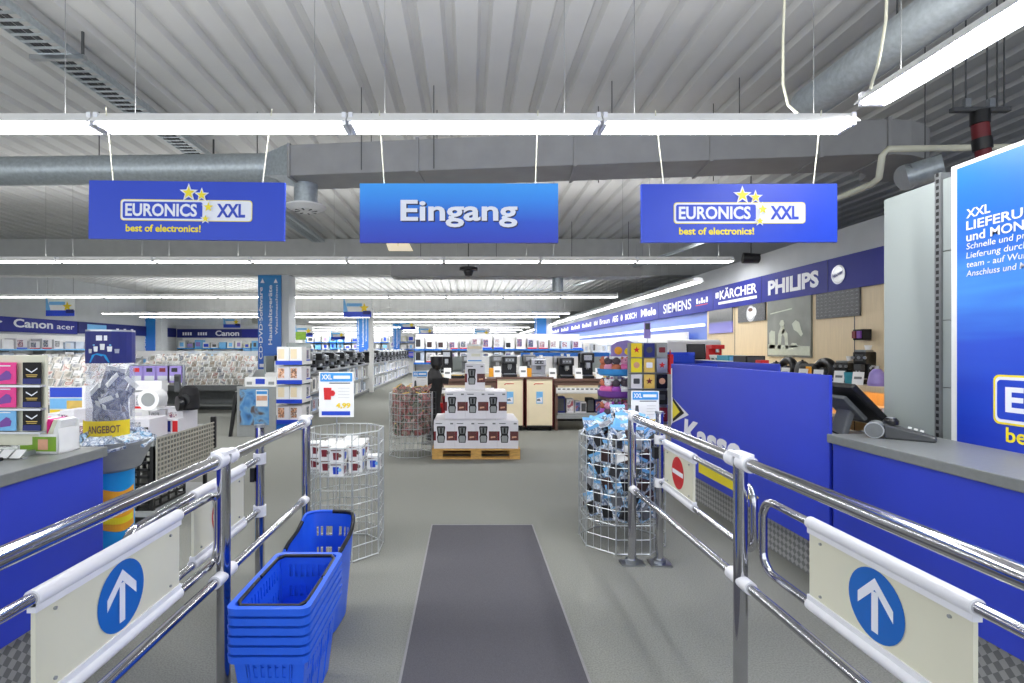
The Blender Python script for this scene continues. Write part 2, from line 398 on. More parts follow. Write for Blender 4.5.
MB().box(-15.39, -15.33, 12., 20.1, 2.08, 2.58, 'fascia').box(-15.39, -15.33, 20.15, 26.9, 2.12, 2.58, 'deepnavy').build('board', fl)
m = MB(); LX = -15.32
m2 = MB(); text(m2, "r", (LX, 16.7, 2.25), (0, 1, 0), (0, 0, 1), .27, 'letter', .3, 'C', bold=.03); m2.build('lettering', fl); m2 = MB(); text(m2, "acer", (LX, 19.5, 2.25), (0, 1, 0), (0, 0, 1), .2, 'letter', .85, 'C', bold=.01); m2.build('lettering', fl)
text(m, "Canon", (LX, 18.08, 2.25), (0, 1, 0), (0, 0, 1), .27, 'letter', 1.65, 'C', bold=.03)
m.build('lettering', fl)
m = MB(); m.q([(LX, 20.6, 2.2), (LX, 21.7, 2.2), (LX, 21.7, 2.5), (LX, 20.6, 2.5)], 'lightblue'); blobs(m, 22.3, 23.5, 2.25, 2.4, LX, 1); m.build('small_lettering', fl)
fp = thing('brand_fascia', 'short blue and white fascia board on the partition at the back of the disc department', 'fascia', (0, 26.96, 0), kind='thing')
MB().box(-15.3, -11.9, -.04, .03, 2.1, 2.55, 'deepnavy').box(-11.9, -11.0, -.04, .03, 2.1, 2.55, 'fascia').box(-11., -8.62, -.05, .03, 2.05, 2.6, 'fascia').build('board', fp)
m = MB(); text(m, "Canon", (-12.65, -.055, 2.2), (1, 0, 0), (0, 0, 1), .26, 'letter', 1.25, 'C', bold=.03)
for xx in (-15.0, -14.2, -10.6, -9.9, -9.3):
    for j in range(4): m.q([(xx + j * .13, -.056, 2.22), (xx + j * .13 + .09, -.056, 2.22), (xx + j * .13 + .09, -.056, 2.38), (xx + j * .13, -.056, 2.38)], 'letter')
m.build('lettering', fp)
# ================================================================ CEILING SERVICES
def make_fit(label, group):
    r = thing('ceiling_light', label, 'ceiling light', group=group)
    m = MB(); m.poly((-.76, 0, 0), (0, 1, 0), (0, 0, 1), [(-.03, .055), (-.095, -.01), (-.1, -.01), (-.1, -.004), (-.035, .065), (.035, .065), (.1, -.004), (.1, -.01), (.095, -.01), (.03, .055)], 'white', 1.52)
    m.build('housing', r)
    for s in (-1, 1): MB().cyl((-.735, s * .055, .0), (.735, s * .055, .0), .025, 'tube', 8).build('tube', r)
    for s in (-1, 1): MB().box(s * .745 - .012, s * .745 + .012, -.075, .075, -.022, .055, 'whiteplastic').build('end_cap', r)
    for s in (-1, 1): MB().cyl((s * .55, 0, .06), (s * .55, 0, 1.3), .0022, 'wiregrey', 4).build('suspension_wire', r)
    return r
Fit = Maker(make_fit)
rows = [(3.14, 2.33, -5.5), (8.15, 4.2, -8.3), (13.7, 4.0, -13.6), (20.1, 4.0, -14.8), (22.4, 4.0, -14.8), (26.5, 4.0, -8), (33, 4.0, -14.8), (37.7, 4.0, -14.8), (42.5, 4.0, -14.8), (47.8, 4.0, -14.8), (53., 4.0, -14.8)]
for i, (y, xe, xs) in enumerate(rows):
    x = xe - .76; k = 0
    while x > xs:
        Fit((x, y, 2.9 if i else 2.865), "twin-tube ceiling light, %s from the fascia wall, in the %s cross row" % (ORD[k], ORD[i]), group='cross rows of ceiling lights')
        x -= 1.53; k += 1
for k, y in enumerate((2.24, .71)):
    Fit((2.36, y, 2.94), ["twin-tube ceiling light running lengthwise, its end meeting the first cross row above the entrance",
        "twin-tube ceiling light running lengthwise above the cash counter poster, nearer the doors"][k], PI / 2, 'lengthwise ceiling lights')
y = 9.65; k = 0
while y < 40:
    Fit((4.0, y, 2.68), "twin-tube ceiling light along the brand fascia, %s of that lengthwise line" % ORD[k], PI / 2, 'lengthwise ceiling lights'); y += 1.53; k += 1
# spiral duct, box duct, round duct
def spiral(mb, p0, p1, r, k, step=.12):
    p0, p1 = Vector(p0), Vector(p1); n = int((p1 - p0).length / step); prof = []
    mb.cyl(p0, p1, r, k, 24)
    for i in range(1, n):
        p = p0 + (p1 - p0) * i / n; dd = (p1 - p0).normalized() * .006
        mb.cyl(p - dd, p + dd, r + .004, k, 24, caps=False)
    return mb
t = thing('ceiling_duct', 'round galvanised spiral duct running crosswise behind the blue hanging sign', 'duct', (0, 0, 0))
spiral(MB(), (-9, 5.9, 3.5), (-2.15, 5.8, 3.55), .16, 'galv', .16).build('pipe', t)
m = MB()
for x in (-6.5, -4.2, -2.4): m.cyl((x, 5.83, 3.6), (x, 5.83, 4.2), .006, 'darkgrey', 5)
m.build('hanger', t)
t = thing('ceiling_duct', 'large dull grey rectangular duct running crosswise above the three hanging signs', 'duct', (0, 0, 0))
m = MB(); a, c = Vector((-1.9, 5.7, 3.52)), Vector((4.0, 5.08, 3.5)); dr = (c - a).normalized(); R = Matrix.Rotation(math.atan2(dr.y, dr.x), 3, 'Z')
m.obox((a + c) / 2, ((c - a).length, .5, .33), R, 'ductpaint'); m.build('duct_body', t, bev=.01)
m = MB(); e = Vector((-2.25, 5.78, 3.54))
ring = [e + Vector((0, math.cos(q) * .16, math.sin(q) * .16)) for q in [PI / 4 * (2 * j + 1) / 1 + PI for j in range(4)]]
sq = [a + R @ Vector((0, s1 * .25, s2 * .165)) for s1, s2 in ((-1, -1), (1, -1), (1, 1), (-1, 1))]
sq2 = [e + Vector((0, s1 * .12, s2 * .12)) for s1, s2 in ((-1, -1), (1, -1), (1, 1), (-1, 1))]
m.raw(sq2 + sq, [(i, (i + 1) % 4, 4 + (i + 1) % 4, 4 + i) for i in range(4)], 'galv'); m.build('transition', t)
m = MB()
for x in (-1.88, -.5, 1.1, 2.4, 3.4, 4.0):
    yy = a.y + (x - a.x) * dr.y / dr.x; m.obox((x, yy, 3.51), (.03, .53, .36), R, 'ductpaint')
m.build('flange', t)
m = MB()
for x in (-1.1, -.35, 1.45, 2.7):
    for s in (-.27, .27): m.cyl((x, 5.5 + s - .05 * x, 3.35), (x, 5.5 + s - .05 * x, 4.2), .005, 'darkgrey', 5)
m.build('hanger', t)
m = MB(); pts = []
for j in range(7):
    q = PI / 2 * j / 6; pts.append((4.0 + .55 * math.sin(q), 5.08 + .55 - .55 * math.cos(q)))
for (x0, y0), (x1, y1) in zip(pts, pts[1:]):
    o0 = Vector((x0 - 4.0, y0 - 5.63, 0)).normalized(); o1 = Vector((x1 - 4.0, y1 - 5.63, 0)).normalized()
    A0 = [Vector((4.0, 5.63, 0)) + o0 * rr + Vector((0, 0, z)) for rr, z in ((.3, 3.34), (.8, 3.34), (.8, 3.67), (.3, 3.67))]
    A1 = [Vector((4.0, 5.63, 0)) + o1 * rr + Vector((0, 0, z)) for rr, z in ((.3, 3.34), (.8, 3.34), (.8, 3.67), (.3, 3.67))]
    m.raw(A0 + A1, [(i, (i + 1) % 4, 4 + (i + 1) % 4, 4 + i) for i in range(4)], 'ductpaint')
m.build('elbow', t)
t = thing('ceiling_duct', 'round galvanised duct with a dark clamp ring under the deck above the cash counter', 'duct', (0, 0, 0))
spiral(MB(), (2.85, .3, 3.55), (2.85, 4.3, 3.55), .14, 'galv', .5).build('pipe', t)
MB().cyl((2.85, 2.62, 3.55), (2.85, 2.68, 3.55), .155, 'darkgrey', 24).cyl((2.85, 2.74, 3.55), (2.85, 2.77, 3.55), .15, 'galv', 24).build('clamp', t)
m = MB()
for y in (1.5, 2.4, 3.4): m.cyl((2.85, y, 3.68), (2.85, y, 4.2), .006, 'darkgrey', 5)
m.build('hanger', t)
t = thing('ceiling_duct', 'short shiny galvanised duct stub above the grey panel wall', 'duct', (0, 0, 0))
MB().cyl(at(908, 177, 4.2), at(944, 166, 4.05), .1, 'galv', 24).build('pipe', t); MB().cyl(at(905, 178, 4.2), at(909, 176.5, 4.2), .105, 'steel', 24).build('rim_band', t)
MB().cyl(at(925, 165, 4.15), at(925, 165, 4.15) + Vector((0, 0, 1.2)), .004, 'darkgrey', 5).build('hanger', t)
t = thing('ceiling_duct', 'dull grey crosswise duct high up behind the second row of lights', 'duct', (0, 0, 0))
MB().box(-1.6, 3.6, 10.6, 11.1, 3.0, 3.32, 'ductpaint').build('duct_body', t, bev=.01)
m = MB()
for x in (-1., .6, 2.2, 3.4): m.cyl((x, 10.85, 3.3), (x, 10.85, 4.2), .006, 'darkgrey', 5)
m.build('hanger', t); MB().cyl((1.9, 10.85, 2.72), (1.9, 10.85, 3.0), .12, 'galv', 16).build('spigot', t)
t = thing('ceiling_vent', 'round white ceiling air outlet hanging below the duct between two signs', 'vent', (-1.82, 5.75, 0))
MB().cyl((0, 0, 3.12), (0, 0, 3.4), .13, 'galv', 20).build('neck', t)
MB().lathe((0, 0, 3.06), [(.05, -.02), (.14, -.01), (.22, .03), (.22, .045), (.13, .07)], 'white', 24).build('diffuser', t)
m = MB()
for j in range(8): m.obox((.09 * math.cos(j * PI / 4), .09 * math.sin(j * PI / 4), 3.045), (.07, .018, .006), (0, 0, j * PI / 4), 'darkgrey')
m.build('slot', t)
# cable tray
t = thing('ceiling_cable_tray', 'perforated metal cable tray running lengthwise under the corrugated ceiling', 'cable tray', (-3.5, 0, 4.0))
m = MB().box(-.14, -.13, 1.8, 12, 0, .06, 'galv').box(.13, .14, 1.8, 12, 0, .06, 'galv'); m.build('side_rail', t)
m = MB(); y = 1.9
while y < 12: m.box(-.13, .13, y, y + .03, 0, .006, 'galv'); y += .09
m.build('rung', t)
m = MB()
for s in (-.1, -.07, -.04, 0, .02): m.cyl((s, 1.8, .018), (s + .02, 12, .018), .011, 'darkgrey', 5)
m.build('cable', t)
for y in (4.36, 6.6, 9.0):
    MB().box(-.22, .24, y - .02, y + .02, -.04, 0, 'steel').cyl((.22, y, -.03), (.22, y, .2), .012, 'darkgrey', 6).build('bracket', t)
# pipes and cables
t = thing('ceiling_pipe', 'cream plastic pipe with two elbows beside the grey panel wall', 'pipe', (0, 0, 0))
pp = [at(820, 205, 4.6), at(838, 198, 4.5), at(872, 184, 4.2), at(879, 178, 4.1), at(882, 156, 4.05), at(888, 149, 4.05), at(1020, 147, 4.05)]
MB().tube(pp, .026, 'cream', 8).build('pipe_run', t)
t = thing('ceiling_cable', 'pale cable hanging in a loop from the deck above the right-hand sign end'.replace(' right-hand', ''), 'cable', (0, 0, 0))
MB().tube([at(785, -10, 3.3), at(783, 40, 3.3), at(783, 85, 3.25), at(788, 105, 3.2), at(800, 116, 3.12)], .008, 'cream', 6).build('cord', t)
t = thing('ceiling_cable', 'pale cable hanging in front of the round duct above the cash counter', 'cable', (0, 0, 0))
MB().tube([at(887, -10, 2.9), at(886, 20, 2.9), at(881, 50, 2.85), at(877, 68, 2.8), at(870, 90, 2.75)], .008, 'cream', 6).build('cord', t)
t = thing('ceiling_hanger', 'steel hanging bracket with a dark red and black wrapped cable bundle', 'bracket', at(980, 110, 3.6))
MB().box(-.2, .2, -.02, .02, -.015, .015, 'darkgrey').build('crossbar', t)
m = MB()
for x in (-.19, -.1, .05, .12, .17): m.cyl((x, 0, .0), (x, 0, .95), .005, 'darkgrey', 5)
m.build('rod', t); MB().box(-.13, -.09, -.03, .0, .01, .07, 'steel').box(.04, .08, -.03, .0, .01, .07, 'steel').build('clip', t)
MB().cyl((0, 0, -.01), (0, 0, -.1), .055, 'black', 12).cyl((.0, 0, -.1), (.01, 0, -.2), .05, 'darkred', 12).cyl((.01, 0, -.2), (.02, 0, -.28), .055, 'black', 12).cyl((.02, 0, -.28), (.05, 0, -.45), .045, 'darkred', 12).build('cable_bundle', t)
t = thing('ceiling_camera', 'small black dome camera hanging under the ceiling at mid aisle', 'camera', at(468.5, 271, 9.))
MB().cyl((0, 0, .06), (0, 0, 1.6), .012, 'darkgrey', 6).build('rod', t); MB().lathe((0, 0, 0), [(.01, -.1), (.06, -.085), (.085, -.03), (.09, 0), (.16, .01), (.16, .06)], 'black', 16).build('dome', t)
t = thing('ceiling_camera', 'black spotlight-shaped camera at the end of the second light row', 'camera', at(751, 258, 8.0))
MB().cyl((-.13, 0, 0), (.1, -.06, -.02), .085, 'black', 12, .075).build('camera_housing', t); MB().cyl((0, 0, .06), (0, 0, 1.28), .01, 'darkgrey', 6).build('rod', t)
t = thing('ceiling_light_panel', 'small cream glowing ceiling panel just below the Eingang sign', 'light panel', (0, 0, 0))
MB().q([at(386, 243, 7.6), at(409, 243, 7.6), at(413, 251, 7.0), at(389, 251, 7.0)], 'litpanel').build('diffuser', t)
MB().cyl(at(398, 246, 7.3), at(398, 246, 7.3) + Vector((0, 0, 1.1)), .004, 'darkgrey', 4).build('suspension_wire', t)
t = thing('ceiling_pipe', 'thin sloping grey pipe rising toward the fascia behind the second light row', 'pipe', (0, 0, 0))
MB().tube([(3.0, 14.5, 3.3), (3.6, 9.3, 3.2), (3.9, 6.2, 3.2)], .035, 'galv', 8).build('pipe_run', t)
# ================================================================ HANGING SIGNS
def hang(sgn, wires):
    for (x0, x1) in wires: MB().cyl((x0, .0, .17), (x1, 0, .62), .0032, 'cream', 5).build('hanging_wire', sgn)
def euro_logo(sgn, dx=0, sc=1.):
    z = .035; m = MB(); X, Zv = (1, 0, 0), (0, 0, 1)
    m.poly((.0, -.012, 0), X, Zv, rrect(.79, .128, .02), 'letteryellow'); m.poly((.0, -.0127, 0), X, Zv, rrect(.782, .12, .018), 'letter'); m.poly((-.142, -.0137, 0), X, Zv, rrect(.478, .1, .012), 'signblue')
    m.build('logo_plate', sgn)
    m = MB(); text(m, "EURONICS", (-.15, -.015, -.034), X, Zv, .07, 'letter', .43, 'C', bold=.03); m.build('logo_lettering', sgn); m = MB(); text(m, "XXL", (.268, -.0145, -.036), X, Zv, .075, 'letterblue', .17, 'C', bold=.035); m.build('logo_lettering', sgn)
    for k, (x, zz, r) in enumerate(((.015, .105, .058), (.093, .092, .046), (.135, .02, .045), (.118, -.05, .034))):
        m = MB(); m.poly((x, -.016 - k * .0006, zz), X, Zv, star(r), 'letter'); m.poly((x, -.0185 - k * .0006, zz), X, Zv, star(r * .68), 'letteryellow'); m.build('star', sgn)
    m = MB(); text(m, "best of electronics!", (-.138, -.012, -.128), X, Zv, .04, 'letteryellow', .45, 'C', bold=.03); m.build('slogan_lettering', sgn)
for lab, px0, px1, py0, py1, rol in (("blue hanging shop sign with white star logo above the barrier by the prepaid card counter", 90, 285, 181, 241, .012), ("blue hanging shop sign with white star logo above the cash counter barrier", 640, 837, 185, 242, -.002)):
    c = at((px0 + px1) / 2, (py0 + py1) / 2, 3.08)
    s = thing('hanging_sign', lab, 'sign', c); s.rotation_euler = (0, rol, 0)
    MB().box(-.587, .587, -.01, .01, -.175, .175, 'signblue').build('board', s)
    euro_logo(s); hang(s, ((-.45, -.5), (.45, .5)))
c = at(459, 213.5, 3.08); s = thing('hanging_sign', 'blue gradient hanging entrance sign with big white lettering over the aisle', 'sign', c)
MB().box(-.595, .595, -.01, .01, -.178, .178, 'eingang').build('board', s)
m = MB(); text(m, "Eingang", (.006, -.0125, -.049), (1, 0, 0), (0, 0, 1), .118, 'letterdark', .7, 'C', bold=.03); text(m, "Eingang", (0, -.015, -.043), (1, 0, 0), (0, 0, 1), .118, 'letter', .7, 'C', bold=.024); m.build('lettering', s)
hang(s, ((-.45, -.48), (.46, .475)))
def make_cat(label, group):
    s = thing('hanging_sign', label, 'sign', group=group)
    MB().box(-.45, .45, -.01, .01, -.3, .3, 'white').build('board', s)
    m = MB().q([(-.45, -.012, -.3), (.45, -.012, -.3), (.45, -.012, -.12), (-.45, -.012, -.12)], 'signblue').q([(-.45, -.012, -.12), (-.3, -.012, -.12), (-.42, -.012, .3), (-.45, -.012, .3)], 'lightblue')
    m.poly((.22, -.013, 0), (1, 0, 0), (0, 0, 1), star(.16), 'yellow').poly((-.1, -.013, .1), (1, 0, 0), (0, 0, 1), rrect(.5, .1, .02), 'lightblue'); m.poly((.3, -.014, -.15), (1, 0, 0), (0, 0, 1), rrect(.25, .12, .02), 'deepnavy')
    m.build('print', s)
    for q in (-.4, .4): MB().cyl((q, 0, .3), (q, 0, 1.4), .004, 'darkgrey', 4).build('hanging_wire', s)
    return s
Cat = Maker(make_cat)
for px, py, Y, lab in ((60.5, 306.5, 16, 'white and blue hanging offer sign in front of the camera brand fascia'), (357.5, 308, 16.5, 'white and blue hanging offer sign in front of the second aisle pillar'),
        (232, 322, 27, 'white and blue hanging offer sign between partition fascia and the tall vertical sign'), (408, 325, 31, 'distant white and blue hanging offer sign right of the third pillar sign'.replace(' right of', ' beside')),
        (304, 331, 26, 'distant white and navy hanging offer sign above the boxed-goods end stand'), (338, 335, 33, 'distant hanging offer sign between end stand and second pillar'),
        (426, 331, 31.5, 'distant hanging offer sign over the aisle, first of a receding chain'), (436, 337, 40, 'distant hanging offer sign over the aisle, second of a receding chain'),
        (482.5, 333, 30, 'distant white hanging offer sign straight above the carton pyramid'), (479, 341, 43, 'very distant hanging offer sign low behind the carton pyramid')):
    Cat(at(px, py, Y), lab, group='distant hanging offer signs')
# ================================================================ FLOOR MAT, BARRIERS, GATES
t = thing('floor_mat', 'long dark grey entrance mat with pale edging on the carpet', 'mat', (.12, 0, 0))
MB().box(-.42, .42, .6, 4.34, 0, .008, 'mat_pile').build('pile', t)
m = MB(); m.box(-.432, -.42, .6, 4.352, 0, .01, 'mat_edge').box(.42, .432, .6, 4.352, 0, .01, 'mat_edge').box(-.42, .42, 4.34, 4.352, 0, .01, 'mat_edge'); m.build('edging', t)
def barrier(X, ys, label):
    r = thing('barrier_rail', label, 'barrier', (X, 0, 0), kind='thing')
    for i, y in enumerate(ys):
        p = MB().cyl((0, y, 0.01), (0, y, 1.055), .028, 'chrome', 20).build('post', r)
        MB().box(-.08, .08, y - .045, y + .045, 0, .014, 'steel').cyl((0, y, .01), (0, y, .04), .045, 'steel', 16).build('base_plate', p)
        MB().obox((0, y, 1.058), (.062, .1, .016), (0, 0, 0), 'whiteplastic').build('post_cap', p)
        for s in ((-1, 1) if 0 < i < len(ys) - 1 else ((-1,) if i == 0 else (1,))):
            for z, rr in ((1.03, .034), (.53, .027)):
                MB().cyl((0, y + s * .01, z), (0, y + s * .08, z), rr, 'whiteplastic', 16).build('coupling', p)
    for a, b2 in zip(ys, ys[1:]):
        MB().cyl((0, a - .03, 1.03), (0, b2 + .03, 1.03), .026, 'chrome', 20).build('handrail', r)
        MB().cyl((0, a - .03, .53), (0, b2 + .03, .53), .019, 'chrome', 16).build('lower_rail', r)
    return r
barrier(1.144, (3.57, 2.15, .72), 'chrome barrier railing with white couplings beside the cash counter gates')
barrier(-1.05, (3.32, 2.2, .72), 'chrome barrier railing with white couplings beside the stacked blue baskets')
def gate(hx, hy, ex, ey, a, b, sign, label, two=False):
    L = math.hypot(ex - hx, ey - hy); rz = math.atan2(ey - hy, ex - hx)
    r = thing('swing_gate', label, 'gate', (hx, hy, 0), rz)
    p = MB().cyl((0, 0, .01), (0, 0, 1.05), .026, 'chrome', 18).build('post', r)
    MB().box(-.06, .06, -.07, .07, 0, .014, 'steel').cyl((0, 0, .01), (0, 0, .04), .042, 'steel', 16).build('base_plate', p)
    MB().cyl((0, 0, 1.05), (0, 0, 1.065), .03, 'steel', 18).build('post_cap', p)
    for z in (.84, .54): MB().cyl((0, 0, z), (0, 0, z + .06), .036, 'whiteplastic', 14).build('hinge', p)
    if sign == 'stop': MB().box(-.022, .03, -.045, -.02, .74, .82, 'black').build('latch', p)
    zt, zb = .87, .575; rr = .075; pts = [(.02, 0, zt)]
    for j in range(7): q = PI / 2 * j / 6; pts.append((L - rr + rr * math.sin(q), 0, zt - rr + rr * math.cos(q)))
    for j in range(7): q = PI / 2 * j / 6; pts.append((L - rr + rr * math.cos(q), 0, zb + rr - rr * math.sin(q)))
    pts.append((.02, 0, zb))
    MB().tube(pts, .0165, 'chrome', 12).build('gate_frame', r)
    pn = MB().box(a, b, -.006, .006, zb, zt, 'cream').build('sign_panel', r)
    for z, s in ((zt, 1), (zb, 1)): m = MB().cyl((a - .005, 0, z), (b + .005, 0, z), .022, 'whiteplastic', 16).box(a - .005, b + .005, -.012, .012, z - .036 if z == zt else z, z if z == zt else z + .036, 'whiteplastic'); m.build('clamp_sleeve', pn)
    m = MB()
    for xx in (a + .06, b - .06):
        for z in (zt - .055, zb + .055): m.cyl((xx, -.011, z), (xx, .011, z), .005, 'grey', 8)
    m.build('rivet', pn)
    m = MB(); cx = (a + b) / 2; cz = (zt + zb) / 2
    for s in (-1, 1):
        o = (cx, s * .0075, cz); U = (-s, 0, 0) if s > 0 else (1, 0, 0)
        U = (1, 0, 0) if s < 0 else (-1, 0, 0)
        if sign == 'arrow':
            m.poly(o, U, (0, 0, 1), circ(.108, 36), 'roundblue')
            o2 = (cx, s * .0085, cz)
            m.poly(o2, U, (0, 0, 1), [(-.013, -.083), (.013, -.083), (.013, .04), (-.013, .04)], 'letter')
            m.poly(o2, U, (0, 0, 1), [(0, .082), (.068, .014), (.068, -.022), (0, .046)], 'letter'); m.poly(o2, U, (0, 0, 1), [(0, .082), (0, .046), (-.068, -.022), (-.068, .014)], 'letter')
        else:
            m.poly(o, U, (0, 0, 1), circ(.1, 36), 'red'); m.poly((cx, s * .0085, cz), U, (0, 0, 1), [(-.09, -.014), (.09, -.014), (.09, .014), (-.09, .014)], 'letter')
    m.build('sign_symbol', pn)
    return r
gate(1.335, 3.57, 1.29, 2.31, .12, .6, 'stop', 'chrome swing gate with red no-entry sign, next to the cash counter')
gate(1.24, .86, 1.245, 2.16, .392, .996, 'arrow', 'chrome swing gate with blue arrow sign, next to the cash counter')
gate(-1.2, 2.95, -1.165, 1.73, .24, .76, 'stop', 'chrome swing gate with red no-entry sign, across from the cash counter')
gate(-1.1, .86, -1.1, 2.25, .435, 1.08, 'arrow', 'chrome swing gate with blue arrow sign, beside the prepaid card counter')
# ================================================================ SHOPPING BASKETS
def make_basket(label, group, handles=True):
    r = thing('shopping_basket', label, 'basket', group=group)
    H = .335
    def P(sx, sy, t): return Vector((sx * (.103 + .033 * t), sy * (.198 + .046 * t), .004 + t * (H - .004)))
    m = MB()
    def wall(c0, c1, cols, segs):
        nr = len(segs) - 1
        for i in range(cols):
            for j in range(nr):
                hole = (j % 2 == 1) and i % 2 == 1 and 1 < i < cols - 2
                if hole: continue
                q = []
                for (ii, jj) in ((i, j), (i + 1, j), (i + 1, j + 1), (i, j + 1)):
                    A0, B0 = P(*c0, segs[jj]), P(*c1, segs[jj]); q.append(A0 + (B0 - A0) * ii / cols)
                m.q(q, 'basket')
    segs = [0, .46, .6, .72, .88, 1]
    wall((-1, -1), (1, -1), 19, segs); wall((1, -1), (1, 1), 31, segs); wall((1, 1), (-1, 1), 19, segs); wall((-1, 1), (-1, -1), 31, segs)
    m.q([P(-1, -1, 0), P(-1, 1, 0), P(1, 1, 0), P(1, -1, 0)], 'basket')
    for s in (-.6, .6): pass
    m.build('basket_body', r, sol=.003)
    m = MB(); o = rrect(.318, .54, .035, 5); i_ = rrect(.272, .488, .02, 5)
    n = len(o); vs = [(x, y, H + .006) for x, y in o] + [(x, y, H + .006) for x, y in i_] + [(x * .985, y * .99, H - .022) for x, y in o] + [(x, y, H - .004) for x, y in i_]
    fs = []
    for k in range(n):
        k2 = (k + 1) % n; fs += [(k, k2, n + k2, n + k), (2 * n + k, 2 * n + k2, k2, k), (n + k, n + k2, 3 * n + k2, 3 * n + k)]
    m.raw(vs, fs, 'basket'); m.build('rim_lip', r)
    for s in ((-1, 1) if handles else ()):
        m = MB(); m.tube([(-.133, s * .01, H + .002), (-.131, s * .20, H + .002), (-.11, s * .237, H + .002), (.11, s * .237, H + .002), (.131, s * .20, H + .002), (.133, s * .01, H + .002)], .0085, 'black', 6).build('handle', r)
    m = MB()
    for xx in (-.075, .075):
        for sy in (-1, 1):
            a0 = P(xx / .12, sy, .02); b0 = P(xx / .12, sy, .92); m.tube([a0 + Vector((0, sy * .003, 0)), b0 + Vector((0, sy * .003, 0))], .004, 'basket', 5)
    for sx in (-1, 1):
        for yy in (-.12, 0, .12):
            a0 = P(sx, yy / .235, .02); b0 = P(sx, yy / .235, .92); m.tube([a0 + Vector((sx * .003, 0, 0)), b0 + Vector((sx * .003, 0, 0))], .004, 'basket', 5)
    m.build('rib', r)
    return r
Bk = Maker(make_basket); BkL = Maker(lambda l, g: make_basket(l, g, False))
N = ["lowest", "second from the floor", "third from the floor", "third from the top", "second from the top", "topmost"]
for i in range(6):
    (Bk if i == 5 else BkL)((-.755, 2.185, .005 + .036 * i), "blue plastic shopping basket, %s of the straight nested stack by the barrier" % N[i], .0, 'stacked blue shopping baskets')
t = thing('shopping_basket', 'single blue shopping basket with high slotted back behind the straight nested stack', 'basket', (-.81, 2.80, 0), -.06, 'blue shopping baskets')
m = MB(); NC = 72; ZZ = [0., .3, .52, .62, .74, .84, 1.]
def bp(i, f):
    q = 2 * PI * i / NC; c, s_ = math.cos(q), math.sin(q); e = .55
    cx_, sy_ = math.copysign(abs(c) ** e, c), math.copysign(abs(s_) ** e, s_); top = .42 + .11 * max(0, min(1, (s_ + .35) / .9)) ** 1.3
    return Vector(((.115 + .04 * f) * cx_, (.175 + .05 * f) * sy_, .012 + f * top))
for i in range(NC):
    for j in range(6):
        qd = (i + .5) / NC
        if j in (2, 4) and i % 2 == 0 and (.17 < qd < .33 or .66 < qd < .84): continue
        m.q([bp(i, ZZ[j]), bp(i + 1, ZZ[j]), bp(i + 1, ZZ[j + 1]), bp(i, ZZ[j + 1])], 'basket')
m.q([bp(i, 0) for i in reversed(range(NC))], 'basket'); m.build('basket_body', t, sol=.004)
MB().tube([bp(i, 1.0) for i in range(NC)], .009, 'basket', 6, True).build('rim_lip', t)
MB().tube([bp(i, 1.0) * .985 + Vector((0, 0, .008)) for i in list(range(64, 72)) + list(range(0, 19))], .0115, 'black', 6).build('handle', t)
MB().tube([bp(i, 1.0) * .985 + Vector((0, 0, .008)) for i in range(32, 40)], .0115, 'black', 6).build('handle', t)

for i, (y, xe, xs) in enumerate(rows):
    for up in (1, 0):
        ld = bpy.data.lights.new('row_lamp', 'AREA'); ld.shape = 'RECTANGLE'; ld.size = xe - max(xs, -13) ; ld.size_y = .12; ld.energy = (UPL if up else DNL) * ld.size * (1. if i < 2 else 1.25 if i < 4 else 1.7)  # upward lamps above the housings are added to brighten the ceiling
        lo = bpy.data.objects.new('row_lamp', ld); COL.objects.link(lo); lo.location = ((xe + max(xs, -13)) / 2, y, (2.9 if i else 2.85) + (.08 if up else -.035)); lo.rotation_euler = (PI if up else 0, 0, 0)

for up in (1, 0):
    ld = bpy.data.lights.new('line_lamp', 'AREA'); ld.shape = 'RECTANGLE'; ld.size = .12; ld.size_y = 3.; ld.energy = (UPL if up else DNL * .6) * 3  # added lamps; the upward one brightens the deck over the cash counter
    lo = bpy.data.objects.new('line_lamp', ld); COL.objects.link(lo); lo.location = (2.36, 1.48, 2.94 + (.08 if up else -.035)); lo.rotation_euler = (PI if up else 0, 0, 0)
# ================================================================ COUNTERS
t = thing('sales_counter', 'bright blue counter with grey top under the prepaid card display', 'counter', (0, 0, 0))
MB().box(-2.55, -1.866, .2, 2.62, .3, .95, 'counter_blue').build('body', t, bev=.004)
MB().box(-2.6, -1.85, .2, 2.63, .95, 1.0, 'counter_top').build('worktop', t, bev=.004)
MB().box(-2.5, -1.93, .2, 2.55, .02, .3, 'diamond').build('kick_plate', t)
t = thing('cash_counter', 'long blue cash counter with white and yellow lettering and a low grey worktop', 'counter', (0, 0, 0))
MB().box(2.13, 2.62, .4, 2.99, .3, .95, 'counter_blue').build('low_body', t, bev=.004)
MB().box(2.115, 2.66, .4, 3.02, .95, 1.0, 'counter_top').build('worktop', t, bev=.004)
MB().box(2.13, 2.15, 3.02, 5.37, .3, 1.345, 'counter_blue').box(2.15, 2.6, 5.335, 5.37, .3, 1.345, 'counter_blue').build('high_front', t, bev=.003)
MB().box(2.165, 2.66, 3.0, 5.33, .9, .94, 'counter_top').build('desk_top', t, bev=.003)
MB().box(2.165, 2.2, 3.0, 5.33, .3, .9, 'counter_blue').box(2.17, 2.7, 2.99, 3.02, .3, .9, 'counter_blue').build('low_back', t)
MB().box(2.27, 2.6, .4, 5.3, .0, .3, 'diamond').build('kick_plate', t)
m = MB(); FX = 2.126
text(m, "Kasse", (FX, 4.52, .593), (0, -1, 0), (0, 0, 1), .215, 'letter', 1.06, 'C', bold=.04, shear=.12); m.build('lettering', t)
m = MB(); U, V = (0, -1, 0), (0, 0, 1)
